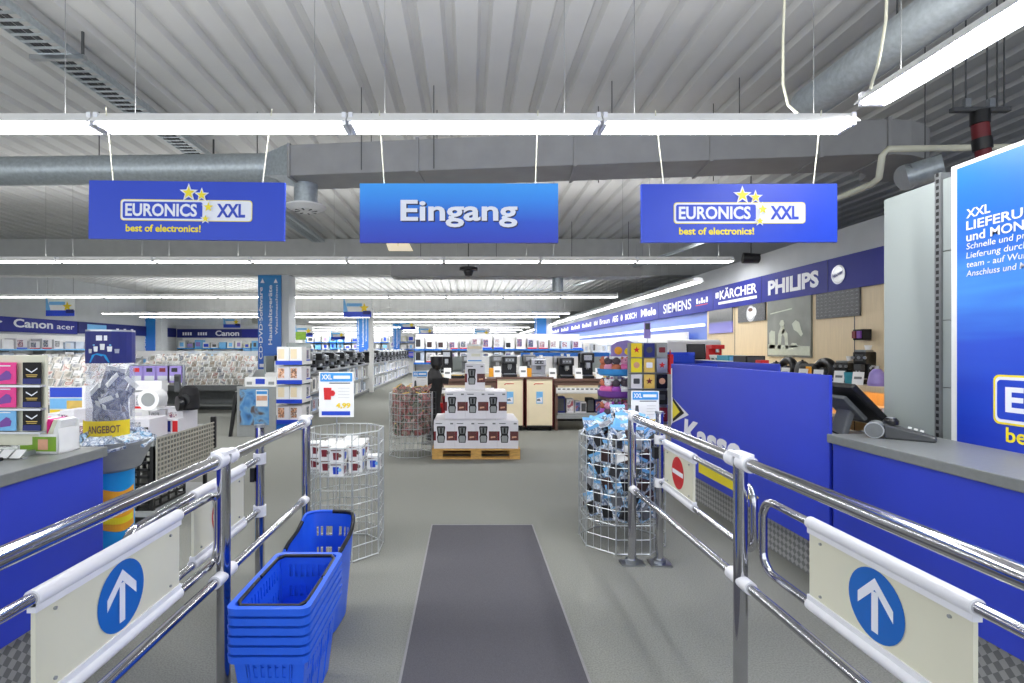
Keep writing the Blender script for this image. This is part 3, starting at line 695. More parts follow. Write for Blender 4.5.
m.poly((FX, 0, 0), U, V, [(-4.72, .365), (-3.98, .365), (-3.98, .33), (-3.74, .41), (-3.98, .49), (-3.98, .455), (-4.72, .455)], 'letteryellow').build('arrow_stripe', t)
m = MB(); m.poly((FX, 0, 0), U, V, [(-5.36, .7), (-5.33, .73), (-4.93, .865), (-5.33, 1.0), (-5.33, 1.3), (-5.36, 1.3)], 'letter').poly((FX - .002, 0, 0), U, V, [(-5.31, .745), (-5.03, .87), (-5.31, .995)], 'blacksoft')
m.poly((FX - .004, 0, 0), U, V, [(-5.31, .775), (-5.13, .87), (-5.31, .965)], 'letteryellow').build('arrow_emblem', t)
t = thing('rear_cabinet', 'blue-fronted rear cabinet behind the high part of the cash counter', 'cabinet', (0, 0, 0))
MB().box(2.8, 2.82, 4.62, 7.4, 0, 1.365, 'counter_blue').build('front_board', t, bev=.003); MB().box(2.82, 3.05, 5.02, 7.4, 0, 1.30, 'grey').build('carcass', t); MB().box(2.82, 3.06, 5.0, 7.42, 1.30, 1.33, 'counter_top').build('cabinet_top', t)
MB().box(2.78, 2.86, 5.5, 6.2, 1.365, 1.372, 'white').build('paper_strip', t)
# things on rear cabinet
t = thing('display_screen', 'dark flat screen standing at the far end of the rear cabinet', 'screen', (2.94, 6.6, 1.33), 0)
MB().obox((0, 0, .135), (.24, .02, .2), (-.15, 0, 0), 'black').build('screen_body', t, bev=.004); MB().obox((0, -.012, .137), (.21, .004, .17), (-.15, 0, 0), 'darkgrey').build('glass_front', t); MB().box(-.07, .07, -.06, .06, 0, .03, 'black').build('stand', t)
t = thing('storage_bin', 'open blue desk tray with white papers at the counter end', 'tray', (2.62, 6.3, 0), 0)
MB().box(-.13, .13, -.1, -.09, 1.33, 1.42, 'signblue').box(.12, .13, -.1, .12, 1.33, 1.46, 'signblue').box(-.13, .13, .11, .12, 1.33, 1.46, 'signblue').box(-.13, .13, -.1, .12, 1.32, 1.335, 'signblue').build('tray_body', t)
MB().box(-.11, .11, -.085, .1, 1.336, 1.40, 'white').build('paper_stack', t); MB().box(-.13, .13, -.1, .12, .9, 1.32, 'grey').box(-.12, .12, -.09, .11, 0, .9, 'grey').build('pedestal', t)
def pbox(name, lab, cat, x, y, z, w, dd, h, body, face=None, group=None, rz=0):
    t = thing(name, lab, cat, (x, y, z), rz, group); MB().box(-w / 2, w / 2, -dd / 2, dd / 2, 0, h, body).build('box_body', t, bev=.003)
    if face: MB().q([(-w * .42, -dd / 2 - .002, h * .12), (w * .42, -dd / 2 - .002, h * .12), (w * .42, -dd / 2 - .002, h * .88), (-w * .42, -dd / 2 - .002, h * .88)], face).build('front_print', t)
    return t
pbox('appliance_box', 'teal boxed appliance lying on the rear cabinet beside a black one', 'box', 2.94, 5.72, 1.33, .2, .25, .1, 'teal', 'lightblue')
pbox('appliance_box', 'black boxed appliance on the rear cabinet next to the teal one', 'box', 2.94, 5.36, 1.33, .2, .25, .1, 'black', 'darkgrey')
pbox('small_carton', 'small red carton at the near end of the rear cabinet', 'box', 2.93, 5.1, 1.33, .08, .1, .06, 'red')
t = thing('espresso_machine', 'small red espresso machine standing behind two price cards on the rear cabinet', 'coffee machine', (2.97, 6.15, 1.33))
MB().box(-.07, .09, -.05, .1, 0, .03, 'black').box(-.07, .09, .02, .1, .03, .2, 'red').box(-.07, .09, -.05, .1, .17, .22, 'red').build('housing', t, bev=.006); MB().cyl((.01, -.03, .13), (.01, -.03, .17), .02, 'steel').build('spout', t)
def make_pc(label, group):
    r = thing('price_card', label, 'price card', group=group)
    MB().obox((0, 0, .05), (.075, .003, .11), (-.35, 0, 0), 'white').build('card', r); MB().box(-.03, .03, -.005, .05, 0, .006, 'clear').build('foot_stand', r)
    MB().obox((0, -.0035, .055), (.05, .001, .02), (-.35, 0, 0), 'midgrey').build('price_print', r)
    return r
PC = Maker(make_pc)
PC((2.88, 6.02, 1.33), 'white slanted price card before the red espresso machine, nearer the dark screen', .3, 'price cards at the cash desk'); PC((2.88, 5.92, 1.33), 'white slanted price card between the red espresso machine and teal box', .3, 'price cards at the cash desk')
# grey shop wall with poster
t = thing('shop_wall_unit', 'light grey gondola back wall with slotted upright behind the low counter worktop', 'shop wall', (0, 0, 0), kind='thing')
MB().box(2.68, 2.74, 2.94, 3.30, 0, 2.46, 'panelgrey').build('side_sheet', t, bev=.004)
m = MB()
for z0, z1 in ((0, 1.28), (1.285, 1.66), (1.665, 2.05), (2.055, 2.46)): m.box(2.69, 2.74, .4, 2.9, z0, z1, 'panelgrey')
m.build('back_sheet', t)
m = MB().box(2.675, 2.745, 2.90, 2.935, 0, 2.5, 'midgrey'); z = 1.0
while z < 2.48: m.box(2.673, 2.676, 2.909, 2.925, z, z + .022, 'black'); z += .037
m.build('slotted_upright', t)
t = thing('poster_board', 'big blue gradient delivery-service poster with white border on the grey shop wall', 'poster', (0, 0, 0))
MB().box(2.655, 2.675, .8, 2.815, .99, 2.5, 'white').build('backing_board', t, bev=.004)
MB().box(2.65, 2.655, .8, 2.775, 1.0, 2.475, 'poster').build('poster_print', t)
m = MB(); PX = 2.647
m = None
for s, z, wd in (("XXL", 2.194, .125), ("LIEFERUNG", 2.131, .40), ("und MONTAGE", 2.071, .46)): m = MB(); text(m, s, (PX, 2.72, z), (0, -1, 0), (0, 0, 1), .045, 'letter', wd, 'L', bold=.02); m.build('lettering', t)
for i, s in enumerate(("Schnelle und preiswerte", "Lieferung durch unser", "team - auf Wunsch", "Anschluss und Montage")): m = MB(); text(m, s, (PX, 2.72, 2.028 - i * .048), (0, -1, 0), (0, 0, 1), (.034 if 0 else .031), 'letter', [.45, .42, .36, .41][i], 'L', bold=.005, shear=.1); m.build('lettering', t)
m = MB(); Uy, Vz = (0, -1, 0), (0, 0, 1)
m.poly((PX, 1.82, 1.25), Uy, Vz, rrect(1.52, .245, .03), 'letteryellow').poly((PX - .001, 1.82, 1.25), Uy, Vz, rrect(1.50, .225, .025), 'letter').poly((PX - .002, 2.07, 1.25), Uy, Vz, rrect(.98, .195, .02), 'signblue')
text(m, "EURONICS", (PX - .003, 2.07, 1.195), Uy, Vz, .115, 'letter', .9, 'C', bold=.03); text(m, "XXL", (PX - .003, 1.33, 1.195), Uy, Vz, .115, 'letterblue', .36, 'C', bold=.03)
m.build('logo', t); m = MB(); text(m, "best of electronics!", (PX, 2.52, 1.045), Uy, Vz, .07, 'letteryellow', None, 'L', bold=.02); m.build('slogan_lettering', t)
# monitor + terminal
t = thing('till_monitor', 'black tilted till monitor on a grey foot beside the card terminal', 'monitor', (2.46, 3.28, .94))
R = Euler((0, -.78, 0)).to_matrix()
MB().obox((.0, 0, .215), (.04, .34, .34), R, 'black').build('screen_body', t, bev=.008); MB().obox((.0155, 0, .23), (.004, .31, .31), R, 'darkgrey').build('glass_front', t)
MB().obox((-.05, 0, .19), (.03, .2, .2), R, 'midgrey').build('rear_cover', t, bev=.01)
MB().obox((-.06, 0, .1), (.04, .12, .2), (0, .3, 0), 'midgrey').build('stand', t, bev=.01); MB().box(-.12, .12, -.1, .1, 0, .02, 'midgrey').build('foot', t, bev=.006)
m = MB(); m.tube([(-.15, .0, .1), (-.2, -.1, .05), (-.15, -.2, .01), (-.05, -.26, .07)], .006, 'black', 6); m.build('cable', t)
t = thing('card_terminal', 'grey and black scanner handset with round silver drum lying on the worktop', 'handset', (2.385, 2.84, 1.0), -.75)
m = MB().cyl((-.1, -.055, .045), (-.1, .075, .045), .045, 'silver', 20); m.build('drum', t); MB().cyl((-.1, -.06, .045), (-.1, -.054, .045), .04, 'midgrey', 20).build('drum_cap', t)
m = MB(); m.raw([(-.06, -.04, 0), (.16, -.03, 0), (.16, .03, 0), (-.06, .05, 0), (-.06, -.04, .085), (.16, -.025, .03), (.16, .025, .03), (-.06, .05, .085)], [(0, 3, 2, 1), (4, 5, 6, 7), (0, 1, 5, 4), (1, 2, 6, 5), (2, 3, 7, 6), (3, 0, 4, 7)], 'darkgrey'); m.build('handset_body', t, bev=.01)
MB().lathe((-.03, .0, .08), [(.035, 0), (.036, .02), (.025, .035)], 'black', 14).cyl((-.03, 0, .11), (-.03, 0, .118), .02, 'silver', 12).build('dial', t)
m = MB()
for i in range(3):
    for j in range(3): m.obox((.05 + i * .025, -.015 + j * .015, .068 - i * .0065), (.016, .01, .006), (0, .25, 0), 'white')
m.build('key', t)
MB().tube([(-.1, .06, .01), (-.18, .14, .008), (-.1, .22, .008), (-.02, .3, .008)], .005, 'midgrey', 6).build('cord', t)
# wall sideboard with appliances
t = thing('wall_sideboard', 'pale wood shelf unit with warm lit niche along the picture wall', 'sideboard', (0, 0, 0))
MB().box(4.0, 4.455, 4.4, 9.5, 1.07, 1.13, 'wood').build('shelf_top', t, bev=.003); MB().box(4.02, 4.455, 4.4, 9.5, .75, .79, 'wood').box(4.02, 4.455, 4.4, 9.5, .0, .5, 'wood').build('shelf_board', t)
m = MB()
for y in (4.4, 6.0, 7.7, 9.47): m.box(4.02, 4.455, y, y + .03, 0, 1.07, 'wood')
m.build('divider', t); MB().box(4.3, 4.34, 4.5, 9.4, 1.045, 1.068, 'warm').build('niche_light', t)
for i, y in enumerate((4.75, 5.0, 5.25, 5.5)): pbox('small_carton', 'small pale carton in the lit niche, %s from the grey wall unit' % ORD[i], 'box', 4.2, y, .79, .16, .2, .12, 'carton', 'facephoto', 'cartons in the lit niche')
def sy(px, X=4.15): return X * F / (px - CX)
def ring_appl(label, y, group='black kitchen appliances on the wood shelf'):
    r = thing('contact_grill', label, 'kitchen appliance', (4.18, y, 1.13), group=group)
    pts = [(.0, .13 * math.cos(q), .12 + .1 * math.sin(q)) for q in [-.6 + (PI + 1.2) * i / 14 for i in range(15)]]
    MB().tube(pts, .05, 'black', 10).build('housing', r); MB().box(-.08, .08, -.13, .13, 0, .03, 'black').build('base', r); MB().cyl((-.05, 0, .1), (.02, 0, .1), .055, 'darkgrey', 16).build('inner_plate', r)
def kettle(label, y, k, group='kitchen appliances on the wood shelf', X=4.18, Z=1.13, s=1.):
    r = thing('kettle', label, 'kettle', (X, y, Z), group=group); r.scale = (s, s, s)
    MB().lathe((0, 0, 0), [(.08, 0), (.085, .02), (.09, .03), (.085, .12), (.065, .19), (.05, .205)], k, 20).build('kettle_body', r)
    MB().tube([(0, .06, .19), (0, .12, .19), (0, .13, .12), (0, .085, .05)], .011, 'black', 6).build('handle', r); MB().cyl((0, -.06, .15), (0, -.1, .18), .02, k, 8, .012).build('spout', r); MB().lathe((0, 0, .2), [(.05, 0), (.04, .015), (.012, .02), (.012, .035)], 'black', 16).build('lid', r)
def toaster(label, y, k, k2):
    r = thing('toaster', label, 'toaster', (4.18, y, 1.13), group='kitchen appliances on the wood shelf')
    MB().box(-.09, .09, -.14, .14, .015, .19, k).build('housing', r, bev=.03); MB().box(-.05, -.02, -.11, .11, .185, .192, 'black').box(.02, .05, -.11, .11, .185, .192, 'black').build('slot', r); MB().box(-.02, .02, -.16, -.14, .1, .12, 'black').build('lever', r); MB().box(-.093, -.088, -.1, .0, .04, .16, k2).build('side_print', r)
kettle('small black kettle at the far end of the wood shelf, beside the blue cabinet front', sy(774), 'black', s=.9)
ring_appl('ring-shaped black grill with a white price card on the wood shelf', sy(786))
kettle('black kettle with silver body behind the second price card on the wood shelf', sy(800), 'darkgrey')
toaster('dark toaster with orange side print on the wood shelf', sy(811), 'black', 'orange')
ring_appl('rounded glossy black grill on the wood shelf, just above the counter step', sy(823))
for i, px in enumerate((785, 803, 818, 839, 858)): PC((4.03, sy(px, 4.03), 1.13), 'white slanted price card on the wood shelf, %s from the blue cabinet' % ORD[i], -.9, 'price cards at the cash desk', (1.3, 1.3, 1.3))
def esp(label, group, body='black', front='darkgrey', w=.27, h=.38, dd=.34, name='espresso_machine'):
    r = thing(name, label, 'coffee machine', group=group)
    MB().box(-w / 2, w / 2, -dd / 2, dd / 2, 0, .05, body).box(-w / 2, w / 2, -.02, dd / 2, .05, h, body).box(-w / 2, w / 2, -dd / 2 + .02, dd / 2, h * .62, h, body).build('housing', r, bev=.012)
    MB().box(-w * .38, w * .38, -dd / 2 - .002, -.03, .05, .062, 'steel').build('drip_tray', r)
    MB().box(-.035, .035, -dd / 2 - .01, -.04, h * .42, h * .62, front).cyl((-.014, -.1, h * .36), (-.014, -.1, h * .43), .007, 'steel', 8).cyl((.014, -.1, h * .36), (.014, -.1, h * .43), .007, 'steel', 8).build('spout', r)
    m = MB().box(-w * .3, w * .3, -dd / 2 + .016, -dd / 2 + .022, h * .72, h * .92, front)
    for q in (-.06, 0, .06): m.cyl((q, -dd / 2 + .02, h * .82), (q, -dd / 2 + .008, h * .82), .016, 'steel', 10)
    m.build('control_panel', r); MB().box(-w * .42, w * .42, -dd * .3, dd * .3, h, h + .02, 'steel').build('cup_tray', r)
    MB().lathe((w * .22, .02, h + .02), [(.025, 0), (.035, .05)], 'white', 12).build('cup', r)
    return r
o = esp('black angled coffee machine behind the fourth price card on the wood shelf', 'kitchen appliances on the wood shelf', h=.22, w=.15, dd=.2); o.location = (4.2, sy(841), 1.13); o.rotation_euler = (0, 0, -1.2)
o = esp('tall black coffee machine on the wood shelf beside the lavender steamer', 'kitchen appliances on the wood shelf', h=.34, w=.13, dd=.2); o.location = (4.2, sy(864, 4.2), 1.13); o.rotation_euler = (0, 0, -1.2)
t = thing('mounted_capsule_holder', 'small dark purple capsule holder fixed on the wood wall above the tall coffee machine', 'holder', (4.40, sy(862, 4.4), 1.60))
MB().box(-.05, .055, -.07, .07, 0, .12, 'blacksoft').build('holder_body', t, bev=.006); MB().box(-.07, -.04, -.06, -.01, .02, .1, 'purple').box(-.07, -.04, .01, .06, .02, .1, 'maroon').build('capsule', t)
t = thing('drinking_cup', 'turquoise straight cup between two price cards on the wood shelf', 'cup', (4.1, sy(850, 4.1), 1.13)); MB().lathe((0, 0, 0), [(.045, 0), (.055, .12), (.05, .12), (.042, .01)], 'teal', 18, caps=True).build('cup_body', t)
t = thing('steam_cleaner', 'lavender bottle-shaped steamer at the near end of the wood shelf', 'steamer', (4.1, sy(877, 4.1), 1.13))
MB().lathe((0, 0, 0), [(.075, 0), (.08, .03), (.06, .13), (.03, .17)], 'lilac', 18).build('tank', t); MB().cyl((0, 0, .17), (0, 0, .2), .02, 'silver', 12).tube([(0, 0, .19), (-.05, 0, .2), (-.07, 0, .17)], .01, 'silver', 6).build('nozzle', t)
# pictures on the wood wall
def pic(lab, y0, y1, z0, z1, k, fn=None):
    t = thing('wall_picture', lab, 'picture', (4.45, (y0 + y1) / 2, (z0 + z1) / 2)); w, h = abs(y1 - y0), z1 - z0
    MB().box(-.012, .01, -w / 2, w / 2, -h / 2, h / 2, k).build('print_board', t)
    if fn: m = MB(); fn(m, w, h); m.build('motif', t)
PF = 4.44
def py(px): return PF * F / (px - CX)
def pz(px, yy): return EYE + (CY - yy) * py(px) / F
UU, VV = (0, -1, 0), (0, 0, 1)
def f_cup(m, w, h):
    m.poly((-.014, 0, -.02), UU, VV, circ(h * .44, 28), 'silver').poly((-.016, 0, -.01), UU, VV, circ(h * .34, 28), 'letter').poly((-.018, 0, h * .14), UU, VV, [(x, y * .45) for x, y in circ(h * .22, 24)], 'brown')
    m.poly((-.015, 0, 0), UU, VV, [(h * .36 + .06 * math.cos(a), .07 * math.sin(a)) for a in [2 * PI * i / 16 for i in range(16)]], 'letter')
def f_statue(m, w, h):
    def Q(pts, k):  # motif drawn in board fractions, origin top corner by the blue cabinet
        m.poly((-.014, 0, 0), UU, VV, [(-w / 2 + w * x, h / 2 - h * y) for x, y in pts], k)
    Q([(.02, .78), (.98, .82), (.98, .97), (.02, .97)], 'statue')
    Q([(.05, .58), (.1, .53), (.2, .55), (.2, .86), (.05, .86)], 'statue')
    Q([(.26, .86), (.28, .6), (.34, .46), (.42, .46), (.44, .56), (.36, .64), (.34, .86)], 'statue'); Q([(.36, .56), (.42, .5), (.5, .6), (.52, .86), (.45, .86), (.43, .66)], 'statue')
    Q([(.31, .42), (.34, .36), (.4, .36), (.43, .42), (.4, .48), (.34, .48)], 'statue'); Q([(.6, .44), (.68, .38), (.76, .42), (.8, .54), (.84, .62), (.8, .66), (.72, .58), (.64, .54)], 'statue'); Q([(.54, .84), (.6, .76), (.7, .77), (.74, .84)], 'statue')
    Q([(.08, .22), (.6, .17), (.6, .19), (.08, .24)], 'statue')
def f_grass(m, w, h):
    for i in range(16):
        x = -w * .45 + w * .9 * i / 15; m.poly((-.014, -x, -.0), UU, VV, [(-.018, 0), (.018, 0), (random.uniform(-.04, .04), random.uniform(.08, .2))], 'midgrey')
def f_waves(m, w, h):
    for j in range(7):
        for i in range(10):
            m.poly((-.014, -(-w * .45 + w * .9 * i / 9), -h * .4 + h * .8 * j / 6), UU, VV, [(-.03, -.008), (.0, .004), (.03, -.006), (.0, .012)], 'grey')
pic('purple-tinted dark picture on the wood wall beside the lit blue wall', py(709), py(732), 2.2 - .42, 2.2, 'purplephoto', f_grass)
pic('grey picture of a white coffee cup on the wood wall', py(738), py(765), 1.93, 2.22, 'darkart', f_cup)
pic('tall grey picture of pale stone statues on the wood wall', py(767.5), py(811), 1.39, 2.2, 'greyphoto', f_statue)
pic('dark grey rippled picture on the wood wall under the round emblem', py(816), py(859.5), 1.88, 2.2, 'darkart', f_waves)
# glowing streak imitating a reflection on the blue wall, fridge behind
t = thing('wall_reflection_strip', 'thin glowing white streak imitating a light reflection along the blue wall', 'imitated reflection', (0, 0, 0), kind='thing')
MB().box(4.44, 4.495, 9.7, 40, 1.93, 1.975, 'reflectstrip').build('diffuser', t); MB().box(4.43, 4.495, 9.7, 40, 1.975, 1.99, 'white').build('housing', t)  # emissive streak stands in for the light line's reflection; no lamp there
t = thing('upright_fridge', 'tall white fridge standing by the blue wall behind the greeting card stand', 'fridge', (3.38, 8.0, 0)); t.scale = (1.35, 1, 1)
MB().box(-.3, .3, -.3, .3, .04, 1.64, 'white').build('cabinet_body', t, bev=.01); m = MB().box(-.3, .3, -.345, -.3, .06, .6, 'whiteplastic').build('freezer_door', t, bev=.01); MB().cyl((-.24, -.36, .42), (-.24, -.36, .58), .012, 'steel', 8).build('handle', m)
m = MB().box(-.3, .3, -.345, -.3, .62, 1.62, 'whiteplastic').build('door', t, bev=.01); MB().cyl((-.24, -.36, .7), (-.24, -.36, 1.1), .012, 'steel', 8).build('handle', m); MB().box(-.28, .28, -.28, .28, 0, .04, 'black').build('plinth', t)
# ================================================================ PREPAID COUNTER THINGS
t = thing('card_display', 'grey wire display stand holding prepaid cards on the blue counter', 'display stand', (-2.19, 2.42, 1.0))
MB().box(-.32, .175, .02, .04, .04, .47, 'cream').build('back_board', t, bev=.004); MB().box(-.32, .13, -.06, .08, 0, .02, 'panelgrey').build('foot', t)
m = MB()
for z in (.112, .222, .332): m.box(-.32, .18, -.015, .02, z - .012, z - .002, 'silver')
m.build('shelf_strip', t)
def make_card(label, group, k1='pink', k2='purple'):
    r = thing('prepaid_card', label, 'prepaid card', group=group)
    MB().box(-.055, .055, -.002, .002, 0, .135, k1).build('card', r)
    m = MB(); m.poly((0, -.0032, .03), (1, 0, 0), (0, 0, 1), [(-.02, -.01), (.03, 0), (.035, .03), (.02, .05), (.005, .03), (-.02, .02)], k2).q([(-.03, -.003, .11), (.03, -.003, .11), (.03, -.003, .117), (-.03, -.003, .117)], 'letter'); m.poly((.0, -.0031, .065), (1, 0, 0), (0, 0, 1), [(-.03, -.02), (.01, .02), (.03, .01), (.0, -.01)], k2); m.build('print', r)
    return r
def make_dcard(label, group):
    r = thing('prepaid_card', label, 'prepaid card', group=group)
    MB().box(-.055, .055, -.002, .002, 0, .135, 'blacksoft').build('card', r); m = MB().q([(-.055, -.003, 0), (.055, -.003, 0), (.055, -.003, .035), (-.055, -.003, .035)], 'deepnavy')
    m.poly((0, -.0032, .09), (1, 0, 0), (0, 0, 1), [(-.035, .01), (0, -.012), (.035, .012), (.035, .004), (0, -.02), (-.035, .0)], 'letter').q([(-.035, -.0032, .055), (.035, -.0032, .055), (.035, -.0032, .06), (-.035, -.0032, .06)], 'gold').q([(-.03, -.0032, .045), (.03, -.0032, .045), (.03, -.0032, .049), (-.03, -.0032, .049)], 'gold'); m.build('print', r)
    return r
for i, (z, k1, k2, w) in enumerate(((.29, 'pink', 'purple', 'pink prepaid card in the top row of the card display'), (.13, 'pink', 'purple', 'pink prepaid card in the middle row of the card display'), (-.0, 'lightblue', 'purple', 'light blue prepaid card in the bottom row of the card display'))):
    o = make_card(w, 'prepaid cards', k1, k2); o.location = (-2.19, 2.42, 1.334 - .11 * i); o.scale = (1.0, 1, .76)
Dc = Maker(make_dcard)
for i, z in enumerate((.29, .13, 0)): Dc((-2.06, 2.42, 1.334 - .11 * i), 'black and navy prepaid card in the %s row of the card display' % ['top', 'middle', 'bottom'][i], group='prepaid cards', scale=(.78, 1, .76))
m = None
for i in range(5):
    t = thing('price_ticket', 'small white slanted ticket at the foot of the card display, %s from the counter end' % ORD[4 - i], 'ticket', (-2.28 + i * .058, 2.33, 1.0), group='tickets before the card display')
    MB().obox((0, 0, .022), (.045, .003, .05), (-.9, 0, 0), 'white').build('ticket', t); MB().box(-.02, .02, 0.0, .03, 0, .004, 'grey').build('foot_stand', t)
t = thing('telephone_cord', 'black curled cable lying on the grey counter top before the tickets', 'cable', (-2.12, 2.25, 1.012)); MB().tube([(-.2, -.1, 0), (-.1, -.03, 0), (0, .02, .004), (.07, .0, .004), (.05, -.06, 0), (-.02, -.05, 0), (-.12, -.12, 0)], .008, 'black', 6).build('cord', t)
t = thing('counter_display_box', 'small open white display box with green picture front on the counter corner', 'display box', (-2.045, 2.5, 1.0), -.05)
MB().box(-.1, .1, -.06, -.055, 0, .095, 'white').box(-.1, .1, .06, .065, 0, .15, 'white').box(-.1, -.095, -.06, .065, 0, .12, 'white').box(.095, .1, -.06, .065, 0, .12, 'white').box(-.1, .1, -.06, .065, 0, .006, 'white').build('box_body', t)
MB().q([(-.09, -.0615, .012), (.09, -.0615, .012), (.09, -.0615, .082), (-.09, -.0615, .082)], 'green').q([(.0, -.0625, .02), (.05, -.0625, .02), (.05, -.0625, .07), (.0, -.0625, .07)], 'skin').build('front_print', t)
for i in range(7):
    o = thing('leaflet', 'leaflet standing in the open green-fronted display box', 'leaflet', (-2.12 + i * .024, 2.5, 1.01), group='leaflets in the display box'); MB().obox((0, 0, .085), (.02, .1, .14), (0, .3 + .05 * (i % 3), 0), ['white', 'pink', 'cream'][i % 3]).build('leaflet_sheet', o)
t = thing('display_board', 'upright photo-offer board with blue head and yellow stripe behind the counter', 'display board', at(67, 401, 5.0)); t.location.z = 0
z0 = at(67, 421, 5).z; z1 = at(67, 387, 5).z
MB().box(-.17, .17, 0, .02, z0, z1, 'white').box(-.17, .17, -.1, .12, 0, .02, 'grey').box(-.02, .02, .02, .05, 0, z0 + .1, 'grey').build('board', t)
MB().q([(-.165, -.003, z1 - .1), (.165, -.003, z1 - .1), (.165, -.003, z1 - .005), (-.165, -.003, z1 - .005)], 'signblue').q([(-.165, -.003, z0 + .08), (.165, -.003, z0 + .08), (.165, -.003, z0 + .11), (-.165, -.003, z0 + .11)], 'yellow').q([(-.165, -.003, z0 + .12), (.165, -.003, z0 + .12), (.165, -.003, z1 - .11), (-.165, -.003, z1 - .11)], 'lightblue').q([(-.0, -.004, z0 + .12), (.16, -.004, z0 + .12), (.16, -.004, z0 + .2), (-.0, -.004, z0 + .2)], 'gold').build('print', t)
# ANGEBOT drum display
t = thing('display_drum', 'round bargain display drum with blue base, grey bowl and clear column by the counter', 'display drum', (-2.19, 3.14, 0)); t.scale = (.8, .8, 1)
MB().lathe((0, 0, 0), [(.15, 0), (.155, .02), (.155, .78)], 'cyan', 32).build('drum_base', t)
m = MB()
arc = [(-2.7 + 2.4 * i / 16) for i in range(17)]
def band(m, r, z0, z1, k, a0=-2.7, a1=-.3, wav=0.):
    n = 20
    for i in range(n):
        a = a0 + (a1 - a0) * i / n; b = a0 + (a1 - a0) * (i + 1) / n; w0 = wav * math.sin(a * 3); w1 = wav * math.sin(b * 3)
        m.q([(r * math.cos(a), r * math.sin(a), z0 + w0), (r * math.cos(b), r * math.sin(b), z0 + w1), (r * math.cos(b), r * math.sin(b), z1 + w1), (r * math.cos(a), r * math.sin(a), z1 + w0)], k, True)
band(m, .157, .42, .66, 'orange', -2.0, .2, .015); band(m, .159, .46, .5, 'letteryellow', -1.9, .1, .01); m.build('base_label', t)
MB().lathe((0, 0, .76), [(.15, 0), (.2, .02), (.285, .17), (.29, .19), (.275, .19), (.2, .06), (.0, .05)], 'grey', 36, caps=False).build('bowl', t)
MB().cyl((0, 0, .82), (0, 0, 1.605), .156, 'clear', 32, caps=False).build('clear_column', t)
m = MB(); band(m, .159, 1.415, 1.605, 'deepnavy', -PI, PI); band(m, .158, 1.6, 1.615, 'silver', -PI, PI)
def onc(a, z, r=.162): return (r * math.cos(a), r * math.sin(a), z)
for i in range(5):
    a = -PI / 2 + .28 + (i - 2) * .28; m.q([onc(a - .08, 1.475 + .02 * (2 - abs(i - 2)) / 2), onc(a + .08, 1.475 + .02 * (2 - abs(i - 2)) / 2), onc(a + .1, 1.5 + .03 * (2 - abs(i - 2)) / 2), onc(a - .1, 1.5 + .03 * (2 - abs(i - 2)) / 2)], 'silver')
m.q([onc(-1.9, 1.42), onc(-1.0, 1.42), onc(-1.15, 1.465), onc(-1.5, 1.475), onc(-1.75, 1.465)], 'cyan'); m.q([onc(-1.55, 1.55), onc(-1.1, 1.55), onc(-1.1, 1.58), onc(-1.55, 1.58)], 'letter'); m.q([onc(-1.7, 1.52), onc(-.95, 1.52), onc(-.95, 1.527), onc(-1.7, 1.527)], 'lightblue')
m.build('header_print', t)
m = MB(); band(m, .172, .975, 1.075, 'bandyellow', -2.75, -.2, 0); m.build('offer_band', t)
m = MB(); vs, fs = textdata("ANGEBOT", .02); x0 = min(v.x for v in vs); x1 = max(v.x for v in vs)
m.raw([onc(-1.25 + ((v.x - x0) / (x1 - x0) - .5) * 1.25, 1.005 + v.y * .06, .1745) for v in vs], fs, 'brown'); m.build('offer_lettering', t)
def make_bag(label, group, k='glassbags'):
    r = thing('bagged_product', label, 'packaged product', group=group)
    MB().raw([(-.06, -.008, -.08), (.06, -.008, -.08), (.07, -.02, 0), (.06, -.006, .08), (-.06, -.006, .08), (-.07, -.02, 0), (-.06, .008, -.08), (.06, .008, -.08), (.07, .02, 0), (.06, .006, .08), (-.06, .006, .08), (-.07, .02, 0)],
             [(0, 1, 2, 5), (5, 2, 3, 4), (7, 6, 11, 8), (8, 11, 10, 9), (0, 6, 7, 1), (1, 7, 8, 2), (2, 8, 9, 3), (3, 9, 10, 4), (4, 10, 11, 5), (5, 11, 6, 0)], k).build('bag', r)
    MB().box(-.06, .06, -.004, .004, .08, .105, 'white').build('header_strip', r)
    return r
Bag = Maker(make_bag)
for i in range(16):
    a = random.uniform(-PI, PI) if i > 6 else random.uniform(-2.6, -.4); z = 1.02 + .29 * (i / 16)
    Bag((-2.19 + .055 * math.cos(a), 3.14 + .055 * math.sin(a), z), 'dark bagged product inside the clear column of the round bargain drum', rot=(random.uniform(-.5, .5), random.uniform(-.8, .8), a + PI / 2), group='bagged products in the clear column', scale=(.85, .85, 1.1))
Bag2 = Maker(lambda l, g: make_bag(l, g, 'bluepack'))
for i in range(14):
    a = 2 * PI * i / 14; Bag2((-2.19 + .165 * math.cos(a), 3.14 + .165 * math.sin(a), .945 + .02 * (i % 2)), 'blue-grey bagged product heaped in the grey bowl of the bargain drum', rot=(random.uniform(-1.4, -.9), random.uniform(-.4, .4), a + PI / 2), group='bagged products in the grey bowl', scale=(.9, .9, .9))
